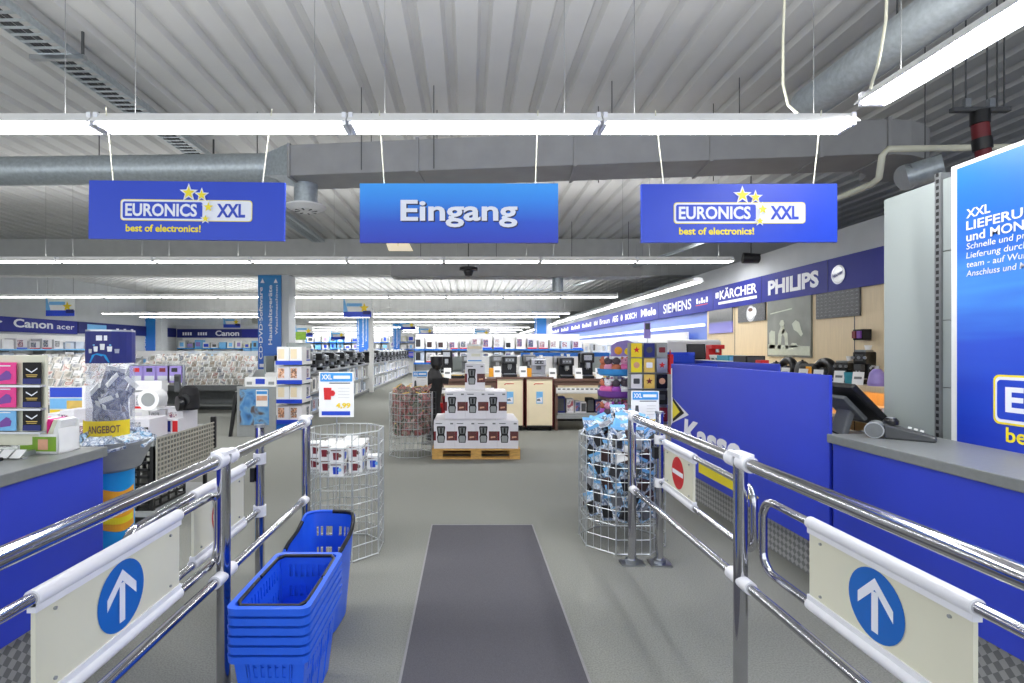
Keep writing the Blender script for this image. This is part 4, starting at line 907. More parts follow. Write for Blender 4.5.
# grid-sided trolley with appliances
t = thing('display_trolley', 'beige grid-sided promotion trolley with black crates between counter and aisle', 'trolley', (0, 0, 0))
m = MB(); y = 4.22
m.box(-2.575, -2.57, 4.22, 5.16, .36, .76, 'midgrey')
while y < 5.17: m.box(-2.568, -2.56, y - .008, y + .008, .36, .76, 'gridbeige'); y += .046
z = .36
while z < .77: m.box(-2.566, -2.557, 4.22, 5.16, z - .007, z + .007, 'gridbeige'); z += .04
m.build('grid_side', t); MB().box(-2.6, -2.55, 5.16, 5.2, .5, .82, 'black').build('handle', t, bev=.01)
MB().box(-3.75, -2.58, 4.2, 5.16, .70, .745, 'grey').box(-3.75, -2.58, 4.2, 5.16, .12, .16, 'grey').build('shelf_board', t); m = MB()
for x in (-3.72, -2.62):
    for y in (4.25, 5.1): m.box(x - .015, x + .015, y - .015, y + .015, .1, .75, 'black'); m.cyl((x - .015, y, .05), (x + .015, y, .05), .05, 'black', 14)
m.build('leg', t)
def crate(label, x, z, k='black'):
    r = thing('folding_crate', label, 'crate', (x, 4.5, z), group='black crates in the trolley'); m = MB()
    m.box(-.19, .19, -.26, .26, 0, .01, k)
    for s in (-1, 1):
        for zz in (0, .06, .12, .18): m.box(-.19, .19, s * .26 - .006, s * .26 + .006, zz, zz + .02, k); m.box(s * .19 - .006, s * .19 + .006, -.26, .26, zz, zz + .02, k)
        for q in (-.18, -.09, 0, .09, .18): m.box(q - .01, q + .01, s * .26 - .006, s * .26 + .006, 0, .2, k)
        for q in (-.25, -.12, 0, .12, .25): m.box(s * .19 - .006, s * .19 + .006, q - .01, q + .01, 0, .2, k)
    m.build('crate_body', r); MB().box(-.05, .05, -.268, -.262, .12, .16, 'white').build('tag', r)
crate('black folding crate on the trolley floor next to the grid side', -2.82, .16); crate('black folding crate standing on another crate in the trolley', -2.82, .37); crate('black folding crate on the trolley floor, deeper in behind the bowl', -3.25, .16)
t = thing('fan_heater', 'white round fan heater standing on white cartons of the trolley', 'fan heater', at(153, 410, 4.62))
MB().cyl((0, -.07, .1), (0, .07, .1), .095, 'white', 24).box(-.07, .07, -.06, .06, 0, .03, 'white').build('housing', t, bev=.008); MB().cyl((.0, -.075, .1), (0, -.071, .1), .06, 'grey', 24).build('grille', t)
t = thing('loudspeaker', 'black rounded loudspeaker standing on the red and white cartons', 'loudspeaker', at(189.5, 409.5, 4.78))
MB().lathe((0, 0, 0), [(.075, 0), (.085, .02), (.085, .14), (.07, .2), (.04, .225)], 'blacksoft', 20).build('housing', t); MB().cyl((0, -.088, .1), (0, -.082, .1), .05, 'black', 20).build('speaker_cone', t)
t = thing('round_disc_speaker', 'flat black round disc leaning beside the black loudspeaker', 'speaker', at(178, 411, 4.7)); MB().cyl((0, -.015, .07), (0.03, .015, .07), .07, 'black', 24).build('disc_body', t)
t = thing('cordless_phone', 'dark handset standing upright on the trolley goods behind the round disc', 'telephone', at(177.5, 392, 4.9)); MB().box(-.028, .028, -.015, .015, 0, .17, 'darkgrey').build('handset', t, bev=.008); MB().box(-.02, .02, -.018, -.014, .1, .15, 'black').build('screen', t)
def cart(label, group, body='carton', p='goodprint', band='signblue'):
    r = thing('product_carton', label, 'carton', group=group)
    MB().box(-.5, .5, -.5, .5, 0, 1, body).build('box_body', r)
    MB().q([(-.42, -.505, .2), (.1, -.505, .2), (.1, -.505, .85), (-.42, -.505, .85)], p).q([(-.5, -.504, 0), (.5, -.504, 0), (.5, -.504, .14), (-.5, -.504, .14)], band).build('front_print', r)
    return r
CartB = Maker(lambda l, g: cart(l, g)); CartR = Maker(lambda l, g: cart(l, g, 'carton', 'goodprint', 'red')); CartW = Maker(lambda l, g: cart(l, g, 'white', 'carton', 'grey'))
z = .745
G = 'cartons on the grid-sided trolley'
for i, (mk, x, y, z, w, h, lab) in enumerate((
        (CartW, -2.98, 4.45, .745, .2, .155, 'white carton under the fan heater on the trolley'), (CartB, -2.76, 4.42, .745, .18, .165, 'white carton with blue band at the trolley front edge'),
        (CartR, -2.70, 4.85, .745, .14, .2, 'white and red carton on the trolley, close behind the grid side'), (CartR, -2.86, 4.85, .745, .14, .2, 'white and red carton under the black loudspeaker'),
        (CartW, -3.02, 4.85, .745, .15, .2, 'plain white carton beside the red-striped ones on the trolley'), (CartB, -3.2, 4.85, .745, .17, .33, 'tall white and blue carton behind the fan heater'),
        (CartB, -3.22, 4.42, .745, .19, .13, 'low white and blue carton on the trolley, nearest the clear column'.replace('nearest', 'next to')), (CartR, -3.03, 4.9, .945, .15, .15, 'white and red carton stacked above the plain white one'),
        (CartW, -3.42, 4.8, .745, .2, .42, 'tall plain carton at the trolley end toward the bowl'))):
    mk((x, y, z), lab, group=G, scale=(w, .26, h))
CartW((-3.1, 4.98, 1.09), 'grey-white flat carton topmost on the trolley stack', group=G, scale=(.3, .1, .1))
def hookpack(label, px, py0, Y, k):
    q = at(px, py0, Y); r = thing('hanging_pack', label, 'packaged product', q, group='grey packs on the hook bar'); MB().box(-.07, .07, -.01, .01, -.17, 0, 'lilac').build('pack_body', r); MB().box(-.03, .03, -.013, -.01, -.06, -.02, k).q([(-.05, -.0115, -.15), (.05, -.0115, -.15), (.05, -.0115, -.1), (-.05, -.0115, -.1)], 'silver').build('front_print', r)
for i, px in enumerate((137, 150, 163, 175)): hookpack('grey-lilac pack on the hook bar above the trolley goods, %s along' % ORD[i], px, 366, 5.25, ['red', 'black', 'maroon', 'black'][i])
q0, q1 = at(131, 365, 5.27), at(184, 365, 5.27); t = thing('hook_bar_stand', 'slim steel hook bar stand behind the white fan heater', 'hook bar', (0, 0, 0)); MB().cyl(q0, q1, .008, 'steel', 8).build('bar', t); MB().cyl((q0.x, q0.y, 0), q0, .012, 'steel', 8).build('post', t); MB().cyl((q1.x, q1.y, 0), q1, .012, 'steel', 8).build('post', t)
CartK = Maker(lambda l, g: cart(l, g, 'black', 'darkgrey', 'blacksoft'))
CartK((-2.78, 4.27, .745), 'black carton at the very front corner of the trolley', group='cartons on the grid-sided trolley', scale=(.2, .1, .1))
for i, x in enumerate((-3.36, -3.5, -3.62)): (CartB, CartR, CartB)[i]((x, 4.4, .745), 'narrow printed carton in the trolley front row, %s from the clear column' % ORD[2 - i], group='cartons on the grid-sided trolley', scale=(.12, .22, .24 - .03 * i))
for i, (px, k) in enumerate(((168, 'signblue'), (184, 'deepnavy'), (191, 'deepnavy'), (199, 'red'))):
    q = at(px, 424, 4.7); pbox('small_carton', ['blue', 'navy', 'dark navy', 'red'][i] + ' printed little carton on the trolley edge behind the grid side', 'carton', -2.8 + .062 * i, 4.62, .745, .055, .1, .13, 'carton', k, 'little cartons along the grid side')
# ================================================================ WIRE BINS
def wire_bin(name_lab, cx, cy, R, ztop, zs, nr, rot=PI / 8, gauge=.0035):
    t = thing('wire_bin', name_lab, 'wire bin', (cx, cy, 0)); n = 8
    P = [(R * math.cos(rot + 2 * PI * i / n), R * math.sin(rot + 2 * PI * i / n)) for i in range(n)]
    m = MB()
    for j in range(nr + 1):
        z = .008 + (ztop - .008) * j / nr; m.tube([(x, y, z) for x, y in P], gauge * (1.5 if j in (0, nr) else 1), 'wire', 4, True)
    for i in range(n):
        (xa, ya), (xb, yb) = P[i], P[(i + 1) % n]
        for k in range(1, 4): q = k / 4; m.cyl((xa + (xb - xa) * q, ya + (yb - ya) * q, .008), (xa + (xb - xa) * q, ya + (yb - ya) * q, ztop), gauge * .75, 'wire', 4, caps=False)
    m.build('wire_mesh', t)
    m = MB()
    for x, y in P: m.cyl((x, y, 0), (x, y, ztop), gauge * 1.5, 'wire', 6)
    m.build('corner_wire', t)
    m = MB(); s = -R
    while s <= R:
        hh = math.sqrt(max(0, (R * .93) ** 2 - s * s))
        if hh > .03: m.cyl((s, -hh, zs), (s, hh, zs), gauge * .8, 'wire', 4, caps=False); m.cyl((-hh, s, zs), (hh, s, zs), gauge * .8, 'wire', 4, caps=False)
        s += .06
    m.build('floor_grid', t)
    return t
def price_sign(lab, px, py0, py1, w, Y, zfoot, pic_k, price, kk):
    z0, z1 = at(px, py1, Y).z, at(px, py0, Y).z; x = (px - CX) * Y / F; h = z1 - z0
    t = thing('price_sign', lab, 'price sign', (x, Y, zfoot)); z0 -= zfoot
    MB().box(-w / 2, w / 2, -.006, .006, z0, z0 + h, 'white').build('sign_board', t, bev=.002)
    m = MB(); X, Zv = (1, 0, 0), (0, 0, 1)
    m.poly((0, -.0075, z0 + h * .885), X, Zv, rrect(w * .92, h * .19, .005, 2), 'skyblue'); text(m, "XXL", (-w * .27, -.0085, z0 + h * .84), X, Zv, h * .1, 'letter', w * .3, 'C', bold=.03)
    m.q([(-w * .08, -.0085, z0 + h * .85), (w * .4, -.0085, z0 + h * .85), (w * .4, -.0085, z0 + h * .92), (-w * .08, -.0085, z0 + h * .92)], 'letter')
    m.q([(-w * .2, -.0075, z0 + h * .745), (w * .4, -.0075, z0 + h * .745), (w * .4, -.0075, z0 + h * .765), (-w * .2, -.0075, z0 + h * .765)], 'darkgrey')
    for j in range(4): m.q([(w * .05, -.0075, z0 + h * (.64 - .07 * j)), (w * .38, -.0075, z0 + h * (.64 - .07 * j)), (w * .38, -.0075, z0 + h * (.645 - .07 * j)), (w * .05, -.0075, z0 + h * (.645 - .07 * j))], 'grey')
    m.q([(-w * .42, -.0075, z0 + h * .04), (w * .4, -.0075, z0 + h * .04), (w * .4, -.0075, z0 + h * .13), (-w * .42, -.0075, z0 + h * .13)], 'signblue')
    m.build('print', t)
    m = MB()
    if pic_k == 'mug':
        m.poly((-w * .25, -.008, z0 + h * .52), X, Zv, [(-.025, -.045), (.025, -.045), (.03, .045), (-.03, .045)], 'red').poly((-w * .25 + .035, -.0078, z0 + h * .53), X, Zv, circ(.022, 14), 'red')
    elif pic_k == 'tool':
        m.poly((-w * .3, -.008, z0 + h * .5), X, Zv, [(-.02, -.05), (.02, -.05), (.012, .05), (-.012, .05)], 'darkgrey')
    m.build('picture', t)
    m = MB(); text(m, price, (w * .2, -.008, z0 + h * .21), X, Zv, h * .1, 'yellow', w * .42, 'C', bold=.04); m.build('price_lettering', t)
    MB().cyl((0, .008, 0), (0, .008, z0 + h * .4), .0055, 'steel', 8).build('pole', t)
    return t
wire_bin('octagonal wire bin heaped with light blue packs beside the cash counter gate', 1.2, 4.02, .325, .84, .2, 8)
wire_bin('octagonal wire bin holding boxed mugs behind the blue baskets', -.925, 3.86, .29, .9, .6, 9)
wire_bin('octagonal wire bin with patterned pouches in front of the black display figure', -.81, 7.32, .32, .88, .3, 9, gauge=.0032)
price_sign('white and blue price sign with red mug picture on the mug bin pole', 336.5, 372, 417, .262, 3.86, .62, 'mug', '4,99', 0)
price_sign('white and blue price sign with dark tool picture behind the light blue packs', 645, 391, 432, .225, 4.15, .22, 'tool', '9,99', 0)
price_sign('white and blue price sign standing in the pouch bin beside the black figure', 420, 371, 397, .22, 7.4, .32, 'tool', '2,99', 0)
def make_blister(label, group):
    r = thing('blister_pack', label, 'packaged product', group=group)
    MB().box(-.06, .06, -.002, .002, -.09, .09, 'bluepack').build('card_back', r)
    MB().raw([(-.04, -.003, -.075), (.04, -.003, -.075), (.04, -.003, .02), (-.04, -.003, .02), (-.03, -.024, -.065), (.03, -.024, -.065), (.03, -.024, .01), (-.03, -.024, .01)], [(4, 5, 6, 7), (0, 1, 5, 4), (1, 2, 6, 5), (2, 3, 7, 6), (3, 0, 4, 7)], 'gooddark').build('blister', r)
    MB().box(-.06, .06, -.0035, -.002, .068, .09, 'lightblue').build('header_print', r)
    return r
Bl = Maker(make_blister)
for L_ in range(6):
    for i in range(11):
        a = 2 * PI * (i + .5 * (L_ % 2)) / 11; rr = .262 - random.uniform(0, .03)
        Bl((1.2 + rr * math.cos(a), 4.02 + rr * math.sin(a), .31 + .105 * L_), 'light blue blister pack in the %s layer of the wire bin by the cash counter' % ORD[L_], rot=(random.uniform(-.12, .25), random.uniform(-.5, .5), a + PI / 2 + random.uniform(-.25, .25)), group='light blue blister packs')
for i in range(26):
    a = random.uniform(0, 2 * PI); rr = .27 * math.sqrt(random.random()); z = .845 + .12 * (1 - rr / .27) + random.uniform(-.02, .03)
    Bl((1.2 + rr * math.cos(a), 4.02 + rr * math.sin(a), z), 'light blue blister pack heaped on top of the wire bin by the cash counter', rot=(random.uniform(-1.3, -.2), random.uniform(-.7, .7), random.uniform(-.9, .9)), group='light blue blister packs')
pbox('light_blue_folder', 'plain light blue flat box sticking up out of the blister pack heap', 'box', 1.14, 3.86, .83, .17, .02, .13, 'lightblue', None).rotation_euler = (-.3, .5, .1)
t = thing('packing_paper', 'crumpled white paper sheet tucked at the front of the light blue packs', 'paper', (1.17, 3.755, .74)); MB().raw([(-.09, 0, -.08), (.0, -.02, -.05), (.09, .0, -.07), (-.08, .03, .05), (0, -.005, .03), (.08, .03, .06), (-.06, .05, .1), (.02, .04, .11)], [(0, 1, 4, 3), (1, 2, 5, 4), (3, 4, 7, 6), (4, 5, 7)], 'white').build('sheet', t)
def make_mugbox(label, group):
    r = thing('mug_box', label, 'boxed mug', group=group)
    MB().box(-.055, .055, -.055, .055, 0, .11, 'white').build('box_body', r, bev=.002)
    m = MB()
    for a in range(4):
        R = Matrix.Rotation(a * PI / 2, 3, 'Z'); k = ('mugprint', 'letterblue')[a % 2]
        m.poly(R @ Vector((-.004, -.0565, .045)), R @ Vector((1, 0, 0)), (0, 0, 1), [(-.02, -.028), (.02, -.028), (.024, .028), (-.024, .028)], 'maroon' if a % 2 == 0 else 'signblue'); m.poly(R @ Vector((.026, -.0566, .05)), R @ Vector((1, 0, 0)), (0, 0, 1), circ(.015, 10), 'brown' if a % 2 == 0 else 'lightblue')
        m.poly(R @ Vector((-.004, -.0568, .09)), R @ Vector((1, 0, 0)), (0, 0, 1), [(-.04, -.004), (.04, -.004), (.04, .004), (-.04, .004)], 'brown')
    m.build('print', r)
    return r
Mb = Maker(make_mugbox)
for L_ in range(2):
    for i in range(-2, 3):
        for j in range(-2, 3):
            x, y = i * .107, j * .107
            if math.hypot(abs(x) + .045, abs(y) + .045) > .275 or (L_ == 1 and (i, j) in ((2, -1), (2, 0), (-1, 2), (1, 2))): continue
            Mb((-.925 + x + random.uniform(-.003, .003), 3.86 + y, .605 + .1 * L_), 'white boxed mug, %s layer of its wire bin, %s row back, %s along' % (['lower', 'upper'][L_], ORD[j + 2], ORD[i + 2]), rz=random.choice((0, PI / 2, PI)) + random.uniform(-.12, .12), group='boxed mugs in the wire bin', scale=(.9, .9, .9))
def make_pouch(label, group):
    r = thing('snack_pouch', label, 'pouch', group=group)
    MB().raw([(-.06, -.01, -.09), (.06, -.01, -.09), (.065, -.03, 0), (.055, -.008, .085), (-.055, -.008, .085), (-.065, -.03, 0), (-.06, .01, -.09), (.06, .01, -.09), (.065, .03, 0), (.055, .008, .085), (-.055, .008, .085), (-.065, .03, 0)],
             [(0, 1, 2, 5), (5, 2, 3, 4), (7, 6, 11, 8), (8, 11, 10, 9), (0, 6, 7, 1), (1, 7, 8, 2), (2, 8, 9, 3), (3, 9, 10, 4), (4, 10, 11, 5), (5, 11, 6, 0)], 'pouch').build('pouch_body', r)
    MB().box(-.05, .05, -.003, .003, .085, .1, 'gold').build('seal', r)
    return r
Po = Maker(make_pouch)
for L_ in range(5):
    for i in range(11):
        a = 2 * PI * (i + .5 * (L_ % 2)) / 11; rr = .25 - random.uniform(0, .04)
        Po((-.81 + rr * math.cos(a), 7.32 + rr * math.sin(a), .38 + .105 * L_), 'brown and pink patterned pouch in the %s layer of the pouch bin' % ORD[L_], rot=(random.uniform(-.2, .2), random.uniform(-.7, .7), a + PI / 2 + random.uniform(-.3, .3)), group='patterned pouches')
for i in range(16):
    a = random.uniform(0, 2 * PI); rr = .24 * math.sqrt(random.random())
    Po((-.81 + rr * math.cos(a), 7.32 + rr * math.sin(a), .88 + random.uniform(-.02, .05)), 'brown and pink patterned pouch lying on top of the pouch bin heap', rot=(random.uniform(-1.3, -.2), random.uniform(-.7, .7), random.uniform(-.9, .9)), group='patterned pouches')
# ================================================================ PALLET PYRAMID
t = thing('wooden_pallet', 'wooden pallet under the pyramid of coffee maker cartons', 'pallet', (.11, 7.36, 0))
for y in (-.36, -.17, 0, .17, .36): MB().box(-.6, .6, y - .055, y + .055, .122, .144, 'palletwood').build('deck_board', t)
for y in (-.35, 0, .35):
    MB().box(-.6, .6, y - .05, y + .05, 0, .022, 'palletwood').build('bottom_board', t)
    for x in (-.527, 0, .527): MB().box(x - .072, x + .072, y - .05, y + .05, .022, .1, 'palletwood').build('block', t)
for x in (-.527, 0, .527): MB().box(x - .072, x + .072, -.4, .4, .1, .122, 'palletwood').build('stringer_board', t)
def make_cmc(label, group):
    r = thing('coffee_maker_carton', label, 'carton', group=group); w, dd, h = .286, .26, .38
    MB().box(-w / 2, w / 2, -dd / 2, dd / 2, 0, h, 'carton').build('box_body', r, bev=.002)
    m = MB(); X, Zv = (1, 0, 0), (0, 0, 1); y = -dd / 2 - .0015
    m.q([(.03, y, .11), (w / 2, y, .11), (w / 2, y, .235), (.03, y, .235)], 'cartonbrown').q([(-w / 2, y, .11), (-w / 2 + .03, y, .11), (-w / 2 + .03, y, .235), (-w / 2, y, .235)], 'darkred').q([(.055, y - .001, .14), (.12, y - .001, .15), (.115, y - .001, .17), (.055, y - .001, .165)], 'skin')
    m.q([(-.12, y, .335), (-.03, y, .335), (-.03, y, .347), (-.12, y, .347)], 'midgrey').q([(.08, y, .33), (.12, y, .33), (.12, y, .35), (.08, y, .35)], 'midgrey')
    m.poly((-.045, y - .001, .19), X, Zv, [(-.045, -.11), (.045, -.11), (.055, -.03), (.045, .0), (.058, .1), (.05, .115), (-.05, .115), (-.058, .1), (-.045, .0), (-.055, -.03)], 'blacksoft')
    m.poly((-.045, y - .002, .24), X, Zv, [(-.03, -.035), (.03, -.035), (.04, .045), (-.04, .045)], 'midgrey').poly((-.045, y - .002, .135), X, Zv, [(-.035, -.045), (.035, -.045), (.042, .02), (.03, .04), (-.03, .04), (-.042, .02)], 'grey')
    m.poly((-.045, y - .003, .24), X, Zv, [(-.012, -.03), (.012, -.03), (.012, .04), (-.012, .04)], 'blacksoft'); m.build('front_print', r)
    m = MB(); m.q([(-w / 2 - .0015, -dd / 2, .11), (-w / 2 - .0015, dd / 2, .11), (-w / 2 - .0015, dd / 2, .235), (-w / 2 - .0015, -dd / 2, .235)], 'darkred').q([(w / 2 + .0015, -dd / 2, .11), (w / 2 + .0015, dd / 2, .11), (w / 2 + .0015, dd / 2, .235), (w / 2 + .0015, -dd / 2, .235)], 'cartonbrown'); m.build('side_print', r)
    return r
Cm = Maker(make_cmc); G = 'coffee maker carton pyramid'
for j in range(3):
    for i in range(4): Cm((.11 + (i - 1.5) * .288, 7.095 + .262 * j, .145), 'coffee maker carton, bottom tier of the pyramid, %s row, %s from the pouch bin' % (['front', 'middle', 'back'][j], ORD[i]), group=G)
for j in range(2):
    for i in range(3): Cm((.11 + (i - 1) * .288, 7.28 + .262 * j, .527), 'coffee maker carton, middle tier of the pyramid, %s row, %s from the pouch bin' % (['front', 'back'][j], ORD[i]), group=G)
Cm((.10, 7.5, .909), 'single coffee maker carton crowning the pallet pyramid', group=G)
t = thing('price_sign', 'white cardboard sign standing on the single top carton of the pyramid', 'price sign', (.10, 7.52, 1.291))
MB().box(-.115, .115, -.012, .012, 0, .28, 'white').box(-.115, .115, -.03, .03, 0, .012, 'white').build('sign_board', t); MB().q([(-.1, -.0135, .21), (.1, -.0135, .21), (.1, -.0135, .25), (-.1, -.0135, .25)], 'hatch').q([(-.1, -.0135, .03), (.1, -.0135, .03), (.1, -.0135, .045), (-.1, -.0135, .045)], 'skyblue').q([(-.05, -.0135, .1), (.08, -.0135, .1), (.08, -.0135, .14), (-.05, -.0135, .14)], 'cream').build('print', t)
# ================================================================ COFFEE ISLAND
for i, x in enumerate((.77, 1.31)):
    t = thing('display_cabinet', ['cream display pedestal with red trim, next to the carton pyramid', 'cream display pedestal with red trim, next to the open brown shelf'][i], 'cabinet', (x, 9.62, 0), group='cream coffee pedestals')
    MB().box(-.235, .235, -.25, .25, .1, .95, 'creamcab').build('cabinet_body', t, bev=.004); MB().box(-.255, .255, -.27, .27, .95, .985, 'brown').build('cabinet_top', t)
    MB().box(-.25, -.235, -.255, .25, .08, .95, 'darkred').box(.235, .25, -.255, .25, .08, .95, 'darkred').build('trim_strip', t); MB().box(-.25, .25, -.25, .25, .07, .1, 'blacksoft').build('plinth', t)
    m = MB(); m.poly((-.02, -.2535, .85), (1, 0, 0), (0, 0, 1), [(-.08, -.012), (-.05, .01), (.08, .012), (.09, .02), (-.06, .022), (-.09, .0)], 'red').q([(-.06, -.2535, .855), (.07, -.2535, .858), (.07, -.2535, .866), (-.06, -.2535, .864)], 'red'); m.build('brand_mark', t)
    m = MB(); m.q([(-.06, -.2535, .5), (.06, -.2535, .5), (.06, -.2535, .72), (-.06, -.2535, .72)], 'lightblue').q([(-.05, -.2545, .52), (.05, -.2545, .52), (.05, -.2545, .62), (-.05, -.2545, .6)], 'letter').q([(-.05, -.2546, .55), (.02, -.2546, .55), (.0, -.2546, .59), (-.05, -.2546, .58)], 'midgrey'); m.build('sticker', t)
    m = MB()
    for xx in (-.2, .2):
        for yy in (-.2, .2): m.cyl((xx - .015, yy, .035), (xx + .015, yy, .035), .035, 'black', 12)
    m.build('caster', t)
def table(lab, x0, x1, y0=9.4, y1=10.0):
    t = thing('display_table', lab, 'display table', (0, 0, 0))
    MB().box(x0, x1, y0, y1, .91, .955, 'brown').build('table_top', t, bev=.003); MB().box(x0, x1, y0 + .03, y0 + .05, .83, .91, 'brown').build('apron', t)
    for x in (x0 + .03, x1 - .08): MB().box(x, x + .1 if x > x0 + .5 else x + .05, y0 + .02, y1, 0, .91, 'brown').build('side_panel', t)
    m = MB().box(x0 + .05, x1 - .05, y0 - .0, y0 + .015, .70, .79, 'white')
    x = x0 + .08
    while x < x1 - .12: m.q([(x, y0 - .0015, .75), (x + .05, y0 - .0015, .75), (x + .05, y0 - .0015, .775), (x, y0 - .0015, .775)], 'midgrey'); x += .085
    m.build('price_strip', t); MB().box(x0 + .05, x1 - .05, y0 + .02, y1, .28, .315, 'grey').box(x0 + .05, x1 - .05, y0 + .015, y1, .68, .70, 'white').box(x0 + .06, x1 - .06, y0 + .0, y0 + .02, .22, .28, 'grey').build('shelf_board', t)
    return t
table('brown display table with coffee machines behind the carton pyramid', -.55, .53); table('brown display table with open shelves beside the plush toy stand', 1.57, 2.66)
E = {'b': Maker(lambda l, g: esp(l, g, 'black', 'midgrey')), 's': Maker(lambda l, g: esp(l, g, 'silver', 'darkgrey', h=.33)), 'k': Maker(lambda l, g: esp(l, g, 'black', 'silver', w=.24, h=.47)), 'g': Maker(lambda l, g: esp(l, g, 'midgrey', 'silver', w=.27, h=.36))}
G = 'coffee machines on the island'
for k, x, y, z, lab in (('b', .77, 9.58, .985, 'black coffee machine on the cream pedestal next to the pyramid'), ('s', 1.31, 9.58, .985, 'silver coffee machine on the cream pedestal next to the open shelf'),
        ('b', 1.83, 9.62, .955, 'black coffee machine with grey front at the pedestal end of the open-shelf table'), ('k', 2.22, 9.62, .955, 'tall dark coffee machine toward the plush stand end of the open-shelf table'),
        ('g', .62, 10.9, 1.0, 'grey coffee machine on the rear counter behind the first cream pedestal'), ('g', 1.3, 10.9, 1.0, 'grey coffee machine on the rear counter behind the silver machine'), ('s', 1.95, 10.9, 1.0, 'silver coffee machine on the rear counter behind the black grey-fronted one'),
        ('k', -.45, 10.9, 1.0, 'tall dark coffee machine on the rear counter beside the round grill pan'.replace('round grill pan', 'black display figure')), ('g', -.0, 10.9, 1.0, 'grey coffee machine on the rear counter behind the carton pyramid')):
    E[k]((x, y, z), lab, group=G)
for i, x in enumerate((.54, 1.02, 1.56, 2.04, 2.42, -.38)): PC((x, 9.45, .955 if x > 1.5 or x < 0 else .985), 'white price card on the coffee island, %s' % ['between the pyramid and first pedestal machine', 'between the two cream pedestals', 'beside the silver machine', 'between the black and the tall dark machine', 'next to the plush stand', 'beside the black display figure'][i], group='price cards on the coffee island', scale=(1.8, 1.6, 1.9))
for i, x in enumerate((.45, 1.12, 2.5, .0)): pbox('coffee_pack', ['orange coffee pack before the pyramid end of the island', 'orange coffee pack between the two pedestals', 'gold coffee pack at the plush stand end', 'gold coffee pack on the table behind the pyramid'][i], 'coffee pack', x, 9.52, .955 if i in (2, 3) else .985, .12, .08, .16, 'orange' if i < 2 else 'gold', None, 'coffee packs')
t = thing('serving_tray', 'low black tray with pastry-coloured packs on the table behind the pyramid', 'tray', (-.1, 9.6, .955)); MB().box(-.22, .22, -.1, .1, 0, .02, 'black').box(-.22, .22, -.1, -.09, .02, .05, 'black').box(-.22, .22, .09, .1, .02, .05, 'black').build('tray_body', t); MB().box(-.2, -.02, -.08, .08, .02, .06, 'gold').box(0.01, .2, -.08, .08, .02, .055, 'hatch').build('pack', t)
for i, (x, w, h, k) in enumerate(((1.72, .16, .3, 'deepnavy'), (1.9, .13, .26, 'carton'), (2.04, .1, .22, 'carton'), (2.15, .1, .2, 'carton'), (2.28, .13, .27, 'blacksoft'), (2.44, .15, .24, 'deepnavy'))):
    pbox('product_carton', '%s carton, low shelf of the open brown table, %s from the cream pedestal' % (['dark navy', 'white tall', 'white narrow', 'white short', 'black', 'navy picture'][i], ORD[i]), 'carton', x, 9.62, .315, w, .2, h, k, 'goodprint' if i in (1, 2, 5) else 'darkgrey', 'cartons on the low shelf')
for i, x in enumerate((-.42, -.26, -.1)): pbox('product_carton', 'bright red carton on the low shelf behind the pyramid, %s from the black figure' % ORD[i], 'carton', x, 9.62, .315, .1, .2, .3, 'red', 'maroon', 'red cartons behind the pyramid')
t = thing('rear_counter', 'pale rear counter with bright blue edge behind the coffee island', 'counter', (0, 0, 0))
MB().box(-.7, 2.7, 10.65, 11.2, .1, .97, 'creamcab').build('body', t); MB().box(-.72, 2.72, 10.63, 11.22, .97, 1.0, 'white').build('worktop', t); MB().box(1.2, 3.2, 11.6, 11.63, 1.33, 1.42, 'roundblue').build('edge_strip', t); MB().box(-.7, 3.2, 11.6, 11.64, 0, 1.33, 'panelgrey').build('back_panel', t); MB().box(-.7, 2.7, 10.7, 11.15, 0, .1, 'black').build('plinth', t)
for i, x in enumerate((.95, 1.65, 2.35, -.25 + .55)): pbox('product_carton', 'large white carton on the rear counter, %s from the carton pyramid' % ['second', 'third', 'fourth', 'first'][i], 'carton', x, 11.0, 1.0, .3, .25, .34, 'white', None, 'white cartons on the rear counter')
# black display figure
t = thing('display_figure', 'tall black draped display figure with a white-rimmed jar head behind the pouch bin', 'display figure', (-.56, 8.5, 0))
MB().lathe((0, 0, 0), [(.13, .0), (.12, .3), (.1, .6), (.14, .9), (.15, 1.02), (.1, 1.12), (.06, 1.18)], 'blacksoft', 20).build('draped_body', t)
MB().lathe((.04, 0, 1.16), [(.06, 0), (.1, .08), (.105, .22)], 'black', 20).build('jar_head', t); MB().lathe((.04, 0, 1.375), [(.108, 0), (.11, .02), (.09, .025)], 'white', 20).build('rim_band', t)
MB().obox((-.1, -.02, .85), (.09, .12, .5), (0, -.25, 0), 'blacksoft').obox((.14, -.02, .98), (.2, .1, .1), (0, .15, 0), 'blacksoft').build('arm', t)
for i, x in enumerate((-.47, -.33)): pbox('product_carton', 'upright bright red carton at the foot of the black figure, %s along' % ORD[i], 'carton', x, 8.72, 0, .09, .12, .58, 'red', 'maroon', 'red cartons at the black figure')
# small wire stand beside
t = thing('wire_stand', 'narrow grey wire stand between the pouch bin and the black figure', 'stand', (-.62, 8.15, 0)); m = MB()
for x in (-.1, -.03, .04, .11): m.cyl((x, 0, 0), (x, 0, .82), .006, 'darkgrey', 5)
for j in range(9): m.cyl((-.1, 0, .1 + .09 * j), (.11, 0, .1 + .09 * j), .005, 'darkgrey', 5)
m.box(-.12, .13, -.12, .12, 0, .012, 'darkgrey'); m.build('wire_mesh', t)
